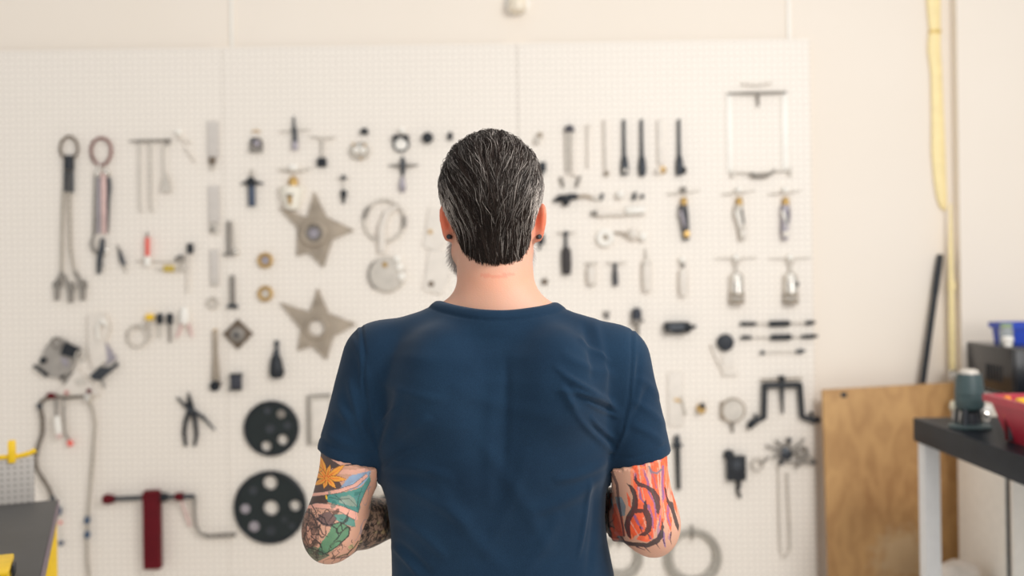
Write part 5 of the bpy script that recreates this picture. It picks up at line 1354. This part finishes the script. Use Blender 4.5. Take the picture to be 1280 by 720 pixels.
t = T('blow_gun', 'thin dark nozzle with a bright red tip below the manifold', 'nozzle', 84, 515)
t.part('stem', GREY, t.g().tube([(83, 498, 6), (82.5, 520, 6), (84, 540, 6), (89, 550, 6)], 1.4)); t.part('tip', CORAL, t.g().tube([(88.5, 550, 6), (92, 556, 6)], [3, 3.4])); t.part('collar', PALE, t.g().ball(83, 503, 2.6, 6))
t = T('hose_coupling', 'small dark blue coupling just right of the yellow bench leg', 'coupling', 76, 640)
t.part('body', BLUEF, t.g().tube([(75, 633, 5), (75, 642, 5)], 4)); t.part('seal', CORAL, t.g().ball(77.5, 652, 2.2, 5)); t.part('clip', BLUEF, t.g().ball(78, 678, 3.2, 4)); t.part('cord', PALE, t.g().tube([(76, 640, 3), (78, 660, 3), (78, 678, 3)], 0.6))
# ---- pale round things left of the man
t = T('wire_hoop', 'large pale wire hoop with a crossing strap left of the man\'s head', 'hoop', 482, 275)
t.part('hoop', PALE, t.g().ring(481, 276, 25, 25.5, 2.0, 4)); t.part('grip', GREY, t.g().ring(481, 276, 25, 25.5, 2.8, 4, 8, 8, 185, 222)); t.part('grip', GREY, t.g().ring(481, 276, 25, 25.5, 2.8, 4, 8, 8, -12, 18)); t.part('strap', FAINT, t.g().tube([(497, 258, 4), (484, 266, 5), (478, 285, 5), (478, 315, 4)], [3, 4, 5, 5]))
t = T('round_cover', 'pale grey round cover with a notched edge under the wire hoop', 'cover', 484, 342)
t.part('plate', PALE, t.g().disc(484, 343, [(0, 1), (22, 1), (23, 3), (20, 6), (0, 7)], 32)); t.part('rim', GREY, t.g().ring(484, 343, 22, 22, 1.8, 4, 12, 8, 130, 225)); t.part('notch', WHITE, t.g().ball(500, 334, 5.5, 6).ball(503, 346, 5.5, 6).ball(497, 324, 5, 6)); t.part('badge', BRASS, t.g().disc(482, 331, [(3.4, 7), (3, 8), (0, 8)], 12))
for y_, d_, lab in ((288, 0, 'faint pale slanted plate left of the man\'s ear'), (342, 1, 'faint pale slanted plate with a dark screw below the man\'s ear')):
    t = T('slant_plate', lab, 'plate', 542, y_); sh_ = 0 if d_ == 0 else 4
    t.part('plate', FAINT, t.g().plate([(537, y_ - 30), (562 + sh_, y_ - 26), (560, y_ + 10), (548 + sh_, y_ + 26), (529, y_ + 20)], 1, 3)); t.part('screw', BRASS if not d_ else BROWN, t.g().disc(538 + d_, y_ + 2 + d_ * 11, [(3.0 + d_, 3), (2.4, 5), (0, 5.4)], 10))
t = T('square_plate', 'faint pale framed plate behind the man\'s left sleeve', 'plate', 398, 525)
t.part('plate', PALE, t.g().plate([(386, 494), (414, 494), (414, 558), (387, 556)], 1, 3)); t.part('rim', GREY, t.g().tube([(387, 556), (386, 494), (414, 493)], 1.4, 8)); t.part('pane', FAINT, t.g().box(391, 500, 412, 552, 3, 4.5))
t = T('chrome_bowl', 'dark round chrome bowl seen between the man\'s left arm and body', 'bowl', 470, 604)
t.part('bowl', CHROME, t.g().disc(472, 606, [(16, 1), (17, 4), (13, 10), (0, 14)], 26)); t.part('rim', BLACK, t.g().ring(472, 600, 22, 24, 4, 4))
# ---- right of the head
t = T('small_ball_knob', 'little brown ball knob just right of the man\'s hair', 'knob', 675, 172)
t.part('ball', TAUPE, t.g().ball(675, 169.5, 3.6, 6)); t.part('stem', PALE, t.g().tube([(674, 172, 5), (670, 179, 4)], [2.4, 4]))
for y_, x_, lab in ((208, 678, 'black clip half hidden behind the man\'s hair'), (298, 676, 'dark clip half hidden behind the man\'s right ear plug')):
    t = T('spring_clip', lab, 'clip', x_, y_); t.part('jaw', BLACK, t.g().box(x_ - 4, y_ - 5, x_ + 4.5, y_ + 7, 1, 6)); t.part('lever', DARK, t.g().tube([(x_, y_ + 6), (x_ - 2, y_ + 14)], 1.4))
t = T('small_nut', 'small dark nut right of the man\'s neck', 'nut', 681, 352); t.part('nut', BROWN, t.g().disc(681, 352, [(3.8, 1), (3.8, 4.5), (2, 5), (0, 5)], 6)); t.part('washer', GREY, t.g().disc(681, 352, [(4.6, 0.3), (4.6, 1)], 14))
t = T('gear_puller', 'pale two-legged puller with a dark rounded head', 'puller', 712, 165)
t.part('head', mat('slate_head', (86, 84, 92), 0.5, 0.3), t.g().tube([(711.5, 157, 5), (711.5, 160, 5), (711.5, 165, 5)], [2.6, 5.6, 6.6])); t.part('leg', LILAC if False else PALE, t.g().tube([(709, 166, 4), (709, 190, 4), (709.5, 215, 4)], [2.8, 2.4, 2])); t.part('leg', FAINT, t.g().tube([(715, 166, 4), (715, 190, 4), (715.5, 215, 4)], [2.4, 2.2, 2])); t.part('claw', GREY, t.g().tube([(699.5, 222), (703, 228), (704, 234)], [1.4, 2.4, 1.6])); t.part('claw', GREY, t.g().tube([(725, 220), (722, 228), (720, 234)], [1.2, 2.4, 1.8])); t.part('yoke', FAINT, t.g().tube([(702, 222), (712, 216), (723, 221)], 1.6))
t = T('thin_rod', 'faint thin rod between the two-legged puller and the brass-footed rod', 'rod', 735, 180); t.part('shaft', FAINT, t.g().tube([(735, 160, 4), (735, 210, 4)], 1.6)); t.part('eye', FAINT, t.g().ring(735, 158.5, 2.6, 2.6, 0.8, 4, 14, 6))
t = T('thin_rod', 'slim pale rod with a brown foot left of the dark spanners', 'rod', 757, 180); t.part('shaft', FAINT, t.g().tube([(756, 150, 4), (757, 190, 4), (757.5, 214, 4)], 2.2)); t.part('foot', TAUPE, t.g().ball(758, 217.5, 3.4, 5))
def spanner(x, lab, m, kind):
    t = T('podger_bar', lab, 'bar', x, 150, 'long-necked bars')
    t.part('neck', m, t.g().tube([(x, 150, 4), (x + 0.3, 180, 4), (x + 0.6, 198, 4)], [2.0, 2.2, 2.6]))
    t.part('head', m, t.g().tube([(x + 0.6, 195, 4), (x + 0.8, 200, 4), (x + 1, 210, 4), (x + 1, 219, 4)], [2.6, 4.2, 5.2, 4.6]))
    if kind == 0: t.part('eye', PALE, t.g().disc(x + 1.2, 214, [(2.8, 8.6), (2.4, 9.6), (0, 9.8)], 12))
    if kind == 1: t.part('tip', BLACK, t.g().box(x - 1.5, 217, x + 3.5, 221, 2, 6))
    if kind == 2: t.part('roller', BLACK, t.g().ball(x + 4.5, 213.5, 5, 5)); t.part('foot', DARK, t.g().box(x - 3.5, 216, x + 1, 220, 2, 7))
spanner(779.5, 'dark long-necked bar with a pale eye in its head', DARK, 0)
spanner(801.5, 'dark long-necked bar with a plain square end', DARK, 1)
spanner(848, 'dark long-necked bar with a black roller at its foot', DARK, 2)
t = T('thin_rod', 'pale cream rod with a brass eye between two dark bars', 'rod', 825, 180); t.part('shaft', FAINT, t.g().box(821.5, 150, 829, 206, 1.5, 4)); t.part('eye', BRASS, t.g().ring(828, 213, 3, 3, 1.6, 4, 14)); t.part('foot', FAINT, t.g().ball(822, 215, 4, 4))
t = T('clutch_lever', 'lumpy black clutch lever lying level right of the man\'s ear', 'lever', 708, 250)
t.part('body', BLACK, t.g().tube([(692, 252, 5), (699, 248, 5), (707, 250, 5), (714, 246, 5), (722, 246, 5)], [2, 4.2, 6.4, 4.4, 3])); t.part('boss', BLACK, t.g().ball(707, 254, 4.4, 6)); t.part('arm', TAUPE, t.g().tube([(721, 246.5, 5), (732, 245, 5), (740, 248, 5)], [1.8, 2.2, 1.6]))
t = T('spring_hook', 'small brass and black hook right of the black clutch lever', 'hook', 747, 247)
t.part('shank', PALE, t.g().tube([(738, 246), (745, 249), (750, 248)], [2, 2.6, 1.8])); t.part('beak', BLACK, t.g().plate([(749, 250), (750, 244), (754, 241), (754, 247), (752, 251)], 2, 6))
t = T('white_ball', 'round white ball knob between the small hooks', 'knob', 775, 245); t.part('ball', WHITE, t.g().ball(775, 244, 5.6, 7)); t.part('stem', PALE, t.g().disc(775, 244, [(1.6, 0.2), (1.6, 3)], 10))
t = T('spring_hook', 'pair of small black clips right of the white ball knob', 'clip', 795, 245)
t.part('beak', BLACK, t.g().plate([(789.5, 250), (790, 244), (794, 239), (795, 245), (793, 251)], 2, 6)); t.part('beak', BLACK, t.g().plate([(800, 248), (801, 243), (805, 244), (804.5, 248)], 2, 6)); t.part('bridge', PALE, t.g().tube([(793, 247), (801, 246)], 1))
t = T('pipe_nipple', 'dark-tipped pale pipe lying level under the small hooks', 'pipe', 752, 267); t.part('tip', GREY, t.g().tube([(739, 267), (746, 267)], [3, 3.6])); t.part('tube', FAINT, t.g().tube([(746, 267), (756, 267), (757, 267), (780, 267)], [5, 5, 3.6, 3.6])); 
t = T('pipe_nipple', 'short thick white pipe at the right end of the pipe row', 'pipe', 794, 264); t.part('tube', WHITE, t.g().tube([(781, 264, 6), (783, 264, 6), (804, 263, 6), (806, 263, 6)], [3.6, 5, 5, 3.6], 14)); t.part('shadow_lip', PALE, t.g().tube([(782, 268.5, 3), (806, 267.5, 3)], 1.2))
t = T('white_washer', 'thick white ring with a small bronze hole', 'ring', 756, 297); t.part('ring', WHITE, t.g().ring(756, 297.5, 7.4, 7.4, 4.4, 4)); t.part('bore', TAUPE, t.g().disc(756, 297.5, [(0, 0.5), (3.6, 0.5), (3.4, 2.4), (0, 2.6)], 14))
t = T('elbow_fitting', 'white two-lobed fitting with a small brown clip beside the thick white ring', 'fitting', 790, 293); t.part('clip', TAUPE, t.g().tube([(768, 291), (780, 292), (782, 297)], 1.5)); t.part('lobe', FAINT, t.g().ball(791, 293, 7, 5, 8)); t.part('lobe', WHITE, t.g().ball(803, 296, 5, 5, 6.5)); t.part('bridge', FAINT, t.g().tube([(784, 292), (800, 296)], 3.6))
t = T('soldering_iron', 'stout dark handle hanging from a thin crossbar right of the man\'s neck', 'handle', 707, 292)
t.part('crossbar', PALE, t.g().tube([(696, 291.5), (707, 291), (719, 291)], 1.0)); t.part('knob', DARK, t.g().ball(707, 292, 3.4, 5)); t.part('neck', DARK, t.g().tube([(707.3, 294), (707, 310)], [1.8, 2.2])); t.part('grip', mat('charcoal_rubber', (62, 58, 58), 0.7), t.g().tube([(707, 309), (707.5, 314), (708, 330), (708, 343)], [3.4, 6, 6.4, 5.4], 14))
t = T('glass_vial', 'short clear vial hanging left of the small dark handle', 'vial', 739, 334)
t.part('hanger', PALE, t.g().tube([(730, 329), (739, 329.5), (748, 328.5)], 0.9)); t.part('cap', PALE, t.g().tube([(738, 330), (738.5, 335)], 3)); t.part('body', FAINT, t.g().tube([(738.5, 334), (738.5, 337), (739, 352), (739, 355)], [4, 6.2, 6.2, 5], 14)); t.part('base', PALE, t.g().tube([(739, 354.5), (739, 356.5)], [5.2, 4.6], 14))
t = T('file_handle', 'small dark handle hanging between two clear vials', 'handle', 768, 330)
t.part('hanger', PALE, t.g().tube([(757, 328.5), (768, 329.5), (783, 328)], 0.9)); t.part('neck', DARK, t.g().tube([(768.5, 329), (768.5, 338)], [3, 2])); t.part('grip', mat('slate_rubber', (76, 76, 80), 0.7), t.g().tube([(768.5, 337), (768.5, 345), (769, 357)], [2.6, 3.6, 3.4], 12))
t = T('glass_vial', 'tall clear vial with a thin stem right of the small dark handle', 'vial', 808, 312); t.part('stem', PALE, t.g().tube([(806.5, 310), (807.5, 326)], [0.8, 2])); t.part('body', FAINT, t.g().tube([(807.5, 325), (807.8, 331), (808, 350), (808.5, 364)], [4, 6, 6.6, 5.6], 14)); t.part('collar', PALE, t.g().tube([(807.6, 329), (807.6, 331)], 6.3, 14))
t = T('glass_vial', 'tall clear vial with a ball top left of the chrome bottles', 'vial', 853, 322); t.part('knob', WHITE, t.g().ball(852, 325, 4.4, 5)); t.part('neck', GREY, t.g().tube([(853, 329), (853, 336)], [2.6, 2])); t.part('body', FAINT, t.g().tube([(853, 335), (853, 341), (853, 360), (853.5, 370)], [3, 5.6, 6, 5], 14))
# ---- hanging gauges
def gauge(lab, x, m_body, m2, hang, dx):
    t = T('spray_gun', lab, 'gauge', x, 240, 'hanging brass-topped tools')
    t.part('hanger', PALE, t.g().tube([(x - 20, 243), (x - 6, 242), (x, 240), (x + 6, 241), (x + 22, 238)], [0.6, 1.2, 1.4, 1.2, 0.6])); t.part('knob', hang, t.g().ball(x + 1, 238, 4.4, 6))
    t.part('top', BRASS, t.g().tube([(x + 2, 247), (x + 2, 251), (x + 2.5, 257)], [3, 4.6, 4])); t.part('body', m_body, t.g().tube([(x + 1, 257, 5), (x + 2, 270, 5), (x + 3 + dx, 288, 5), (x + 4 + dx, 300, 5)], [5.6, 6.0, 5.0, 4], 12)); t.part('band', WHITE if m2 is not BRASS else LILAC, t.g().tube([(x - 3.5, 264, 9), (x, 274, 9), (x + 2, 284, 9)], [1.8, 2.2, 1.4])); t.part('rod', DARK, t.g().tube([(x + 3.5, 262, 10), (x + 4.5 + dx, 280, 10)], 1.4)); t.part('dial', m2, t.g().disc(x + 4 + dx, 293, [(4.2, 8), (4, 11), (0, 11.5)], 16))
gauge('dark hanging tool with brass top and brass dial', 852, mat('slate_tool', (84, 82, 84), 0.45, 0.3), BRASS, GREY, 1)
gauge('pale slim hanging tool with a brass top', 921, PALE, PALE, WHITE, 2)
gauge('grey hanging tool with brass top and round pale foot', 979, LILAC, PALE, WHITE, -3)
for x, lab, dk in ((919, 'chrome bottle-shaped oiler with a ribbed base, left one of two', 0), (986, 'chrome bottle-shaped oiler with a dark button', 1)):
    t = T('oiler', lab, 'oiler', x, 325, 'chrome oilers')
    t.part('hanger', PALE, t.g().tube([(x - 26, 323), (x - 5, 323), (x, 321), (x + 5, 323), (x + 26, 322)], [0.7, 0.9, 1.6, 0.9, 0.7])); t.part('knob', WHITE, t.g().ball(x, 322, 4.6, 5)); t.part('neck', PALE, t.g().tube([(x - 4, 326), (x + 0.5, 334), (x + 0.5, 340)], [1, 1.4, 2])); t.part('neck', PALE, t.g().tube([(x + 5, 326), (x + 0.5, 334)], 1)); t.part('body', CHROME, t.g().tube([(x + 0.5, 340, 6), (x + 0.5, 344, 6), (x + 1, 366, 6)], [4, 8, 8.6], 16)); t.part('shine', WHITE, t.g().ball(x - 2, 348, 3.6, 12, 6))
    for k_ in range(3): t.part('rib', TAUPE if k_ != 1 else CHROME, t.g().tube([(x + 1, 366 + k_ * 4.6, 6), (x + 1, 368 + k_ * 4.6, 6), (x + 1, 370 + k_ * 4.6, 6)], [8.6, 10, 9], 16))
    if dk: t.part('button', BLACK, t.g().ball(x + 7, 355, 2.6, 11, 3.6))
# ---- large pale frame
t = T('wire_hanger', 'tall pale wire hanger with a grey crossbar at the upper right', 'hanger', 946, 118)
t.part('crossbar', GREY, t.g().tube([(908, 117.5, 5), (945, 117, 5), (982, 116, 5)], [1.2, 2.0, 1.6])); t.part('hanger', FAINT, t.g().tube([(926, 105, 4), (944, 107, 4), (964, 104, 4)], 1.3)); t.part('spindle', GREY, t.g().tube([(946, 117, 5), (947, 134, 5)], [2, 1])); t.part('leg', WHITE, t.g().box(908.5, 118, 914.5, 217, 0.8, 2.0)); t.part('leg', WHITE, t.g().box(977.5, 117, 984.5, 216, 0.8, 2.0)); t.part('lower_bar', PALE, t.g().tube([(915, 216, 5), (945, 217, 5), (988, 213, 5)], 1.3)); t.part('grip', GREY, t.g().tube([(937, 217, 6), (942, 221, 7), (955, 221, 7), (963, 217, 7), (967, 213, 6)], [2.6, 2.4, 2, 2, 1.8])); t.part('end_lug', PALE, t.g().box(913, 213, 917, 222, 2, 6)); t.part('end_lug', PALE, t.g().box(985, 210, 989, 220, 2, 6))
# ---- right lower tools
t = T('bulb_socket', 'dark rounded bulb tool hanging by the man\'s right shoulder', 'tool', 795, 390)
t.part('bulb', mat('slate_bulb', (58, 62, 72), 0.4, 0.2), t.g().tube([(795, 384.5, 6), (795, 387, 6), (795, 394, 6), (795, 400, 6)], [3, 6, 6.6, 6])); t.part('collar', GREY, t.g().tube([(795, 399, 6), (795, 404, 6), (796, 406, 6)], [6.8, 6.6, 3])); t.part('lug', GREY, t.g().ball(802, 401, 2.2, 6)); t.part('tail', GREY, t.g().tube([(796, 405, 6), (797, 420, 6)], [2.4, 1.4]))
t = T('small_latch', 'tiny grey latch just above the man\'s right shoulder', 'latch', 758, 391); t.part('body', GREY, t.g().box(754, 389, 762, 395, 1, 5)); t.part('tongue', DARK, t.g().tube([(755, 394), (760, 398)], 1.4))
t = T('cartridge', 'black cylindrical cartridge lying level with a pointed end', 'cartridge', 848, 409)
t.part('body', BLACK, t.g().tube([(829, 410, 8), (831, 409.5, 8), (858, 409, 8), (863, 408.8, 8)], [4.5, 7.4, 7.4, 3.4], 18)); t.part('nozzle', BLACK, t.g().tube([(862, 408.8, 8), (866, 408, 8), (869, 407.5, 8)], [3, 2.4, 1.8])); t.part('label', DARK, t.g().tube([(836, 409.5, 8), (852, 409.2, 8)], 7.6, 18)); t.part('foot', GREY, t.g().ball(835, 414.5, 2.4, 13)); t.part('foot', GREY, t.g().ball(853, 415, 2, 13))
t = T('rubber_stop', 'round black disc left of the double-ended bars', 'disc', 906, 428); t.part('disc', mat('black_rubber', (44, 48, 56), 0.6), t.g().disc(906, 428, [(10.5, 1), (11, 4), (9.5, 8), (6, 9.5), (0, 10)], 26)); t.part('screw', DARK, t.g().disc(906, 437, [(2, 7), (1.6, 9), (0, 9)], 10))
t = T('pale_bracket', 'faint pale hook bracket below the round black disc', 'bracket', 906, 458); t.part('arm', FAINT, t.g().tube([(888, 430, 3), (894, 446, 3), (900, 458, 3), (906, 468, 3)], 1.6)); t.part('foot', FAINT, t.g().box(901, 463, 921, 470, 1, 3)); t.part('web', FAINT, t.g().box(902, 444, 918, 463, 0.6, 1.4, 0, 0.2))
for y_, x0, x1, lab, th in ((404.5, 925, 1018, 'upper double-ended black turnbuckle bar', 1), (421.5, 926, 1021, 'lower double-ended black turnbuckle bar', 1), (440, 951, 1005, 'short thin linkage bar under the turnbuckles', 0)):
    t = T('turnbuckle', lab, 'turnbuckle', (x0 + x1) / 2, y_, 'double-ended bars'); xm = (x0 + x1) / 2 + 2
    t.part('rod', PALE, t.g().tube([(x0, y_, 5), (x1, y_ - 1.5, 5)], 1.2 if th else 0.9))
    if th:
        t.part('sleeve', BLACK, t.g().tube([(xm - 14, y_, 5), (xm - 11, y_, 5), (xm + 10, y_ - 0.5, 5), (xm + 13, y_ - 0.6, 5)], [2.4, 3.8, 3.8, 2.4], 8)); t.part('end', BLACK, t.g().tube([(x0 - 1, y_, 5), (x0 + 3, y_, 5), (x0 + (19 if y_ < 410 else 12), y_, 5)], [2.0, 2.6, 2.2])); t.part('end', BLACK, t.g().tube([(x1 - (13 if y_ < 410 else 21), y_ - 1, 5), (x1 - 6, y_ - 1.4, 5), (x1, y_ - 2, 5)], [2.2, 2.8, 1.4]))
    else:
        t.part('end', DARK, t.g().tube([(x0 - 1, y_ + 1.5, 5), (x0 + 3, y_ - 1, 5)], [2.4, 2.6])); t.part('end', DARK, t.g().tube([(x1 - 12, y_ - 1, 5), (x1 - 5, y_ - 1.5, 5), (x1, y_ - 2, 5)], [1.8, 3, 1.2]))
t = T('bearing_puller', 'large black square-shouldered puller with splayed feet above the plywood', 'puller', 976, 478)
t.part('yoke', BLACK, t.g().box(951.5, 477.5, 1000, 484, 3, 10)); t.part('leg', BLACK, t.g().plate([(951, 480), (957.5, 480), (956.5, 522), (950.5, 523)], 3, 9)); t.part('leg', BLACK, t.g().plate([(995, 480), (1001, 480), (1004, 521), (998, 521)], 3, 9)); t.part('screw', DARK, t.g().tube([(975.5, 470, 6.5), (976, 490, 6.5), (977, 516, 6.5)], [3.4, 2.6, 1.4])); t.part('screw_head', BLACK, t.g().tube([(975, 469, 7), (975.5, 476, 7)], 4.2, 6)); t.part('hang_bar', TAUPE, t.g().tube([(949, 474.5, 6), (1001, 472.5, 6)], 1.3))
t.part('foot', BLACK, t.g().tube([(956, 520, 6), (945, 524, 6), (939, 528, 6), (934, 534, 6)], [3, 3.6, 5, 3.4])); t.part('foot', BLACK, t.g().tube([(1000, 520, 6), (1010, 523, 6), (1016, 524.5, 6), (1023, 523, 6)], [3, 3.6, 4.8, 3.6])); t.part('thumb_screw', DARK, t.g().tube([(943, 516, 7), (943, 524, 7)], 1.8)); t.part('thumb_screw', DARK, t.g().tube([(1012, 513, 7), (1013, 523, 7)], 1.8))
t = T('dial_indicator', 'pale round dial indicator with a hanging stem', 'gauge', 914, 512); t.part('case', PALE, t.g().disc(915, 512, [(15, 1), (15.5, 5), (13.5, 8), (12.5, 7), (0, 7)], 28)); t.part('bezel', TAUPE, t.g().ring(915, 512, 14.2, 14.2, 1.3, 7)); t.part('back_lug', TAUPE, t.g().box(899.5, 502, 906, 524, 1, 4)); t.part('stem', GREY, t.g().tube([(914, 526), (914.5, 533), (915.5, 540)], [2.6, 2.2, 1.4]))
t = T('brass_plug', 'small brass plug with a black centre right of the man\'s sleeve', 'plug', 876, 509); t.part('body', BRASS, t.g().disc(875.5, 510.5, [(6, 1), (6.4, 5), (4.5, 8), (0, 8)], 18)); t.part('bore', BLACK, t.g().disc(876.5, 506.5, [(3.8, 8), (3.4, 8.8), (0, 8.8)], 14)); t.part('skirt', PALE, t.g().tube([(873, 513, 3), (870, 518, 3)], [4, 2.4]))
t = T('pale_cover', 'faint pale upright plate right of the man\'s sleeve', 'plate', 845, 498); t.part('plate', FAINT, t.g().box(835, 465, 853, 533, 1, 2.6)); t.part('tab', BRASS, t.g().tube([(842, 499, 3), (850, 501, 3)], 1.6)); t.part('rod', PALE, t.g().tube([(850, 495, 4), (857, 518, 4)], 1.6))
t = T('drive_bar', 'dark square drive bar below the man\'s sleeve hem', 'bar', 846, 550); t.part('head', DARK, t.g().tube([(845.5, 543, 5), (845.5, 549, 5), (845.5, 557, 5)], [2.6, 4.2, 4.6])); t.part('crossbar', DARK, t.g().tube([(839, 556.5, 5), (852, 556, 5)], 2.2)); t.part('shaft', BLACK, t.g().tube([(846, 556, 5), (847.5, 611, 5)], [3.4, 2.8], 6))
t = T('magnet_base', 'square black switch block with a lever below the dial indicator', 'block', 917, 580); t.part('body', BLACK, t.g().box(907, 568.5, 930.5, 599, 1, 10)); t.part('shoulder', BLACK, t.g().ball(910, 568, 7, 5)); t.part('dial', DARK, t.g().disc(918.5, 581, [(6.5, 10), (6, 12), (3, 12.6), (0, 12.2)], 18)); t.part('lever', BLACK, t.g().tube([(921, 599, 5), (922.5, 606, 5), (921, 612, 5), (924.5, 621, 5)], [3, 3, 2.4, 1.8]))
t = T('chain_hoist', 'tangled grey linkage with a long chain loop hanging down', 'chain hoist', 984, 560)
g_ = t.g()
for a, b, r_ in (((956, 556), (975, 562), 1.6), ((968, 550), (1002, 572), 1.8), ((1004, 548), (975, 572), 1.8), ((984, 546), (986, 570), 2.6), ((972, 575), (1016, 577), 1.8), ((950, 578), (960, 570), 1.6), ((994, 584), (1008, 560), 2.0), ((965, 572), (984, 556), 2.0), ((1006, 566), (1019, 578), 1.4)):
    g_.tube([(a[0], a[1], 5), ((a[0] + b[0]) / 2, (a[1] + b[1]) / 2, 7), (b[0], b[1], 5)], r_, 8)
t.part('linkage', GREY, g_); t.part('gear', DARK, t.g().disc(981, 566, [(8, 3), (8, 8), (4, 10), (0, 10)], 14)); t.part('gear', GREY, t.g().ring(1002, 565, 6, 7, 1.8, 6)); t.part('ring', PALE, t.g().ring(946, 580, 6.5, 7, 1.6, 4)); t.part('knob', DARK, t.g().ball(985, 549, 2.8, 8)); t.part('knob', DARK, t.g().ball(1015, 577, 3, 6)); t.part('knob', DARK, t.g().ball(975, 577, 3.4, 6))
path = [(971.5, 580)] + [(972 + 0.2 * i, 580 + 10.5 * i) for i in range(1, 10)] + [(975, 688), (978, 694), (982, 693), (985, 687)] + [(986.5 - 0.45 * i, 680 - 10.2 * i) for i in range(0, 10)]
g_ = t.g()
L_ = 0
for (ax, ay), (bx_, by_) in zip(path, path[1:]):
    n_ = max(1, int(math.hypot(bx_ - ax, by_ - ay) / 3.4))
    for i in range(n_):
        x_, y_ = ax + (bx_ - ax) * i / n_, ay + (by_ - ay) * i / n_; L_ += 1
        an = math.atan2(by_ - ay, bx_ - ax); rx = 1.3 if L_ % 2 else 0.3
        g_.tube([(x_ + 2.3 * math.cos(a) * math.cos(an) - rx * math.sin(a) * math.sin(an), y_ + 2.3 * math.cos(a) * math.sin(an) + rx * math.sin(a) * math.cos(an), 4 + (0 if L_ % 2 else 1.3 * math.sin(a))) for a in [k_ * math.pi / 4 for k_ in range(8)]], 0.55, 5, True)
ch = t.part('chain', PALE, g_); ch['kind'] = 'stuff'
# ---- coils near the bottom
for cx, cy, R, lab in ((865, 694, 30, 'large coil of grey tubing at the bottom right of the man'), (775, 694, 22, 'small coil of grey tubing behind the man\'s right elbow')):
    t = T('tubing_coil', lab, 'coil', cx, cy, 'coils of grey tubing'); 
    g_ = t.g()
    for k_ in range(5): g_.ring(cx + (k_ % 2) * 1.2, cy + k_ * 0.5, R - 4 + k_ * 2.2, R - 3 + k_ * 2.1, 1.5, 3 + (k_ % 3) * 2.2, 36)
    t.part('tubing', mat('grey_tubing', (186, 180, 170), 0.45, 0, 0.1), g_); t.part('tie', GREY, t.g().tube([(cx - 1, cy - R + 7, 3), (cx - 1, cy - R - 1, 10), (cx - 1, cy - R - 9, 3)], 1.4)); t.part('hook', PALE, t.g().tube([(cx, cy - R + 8, 0.2), (cx, cy - R + 8, 10), (cx, cy - R + 4, 12)], 1.1))
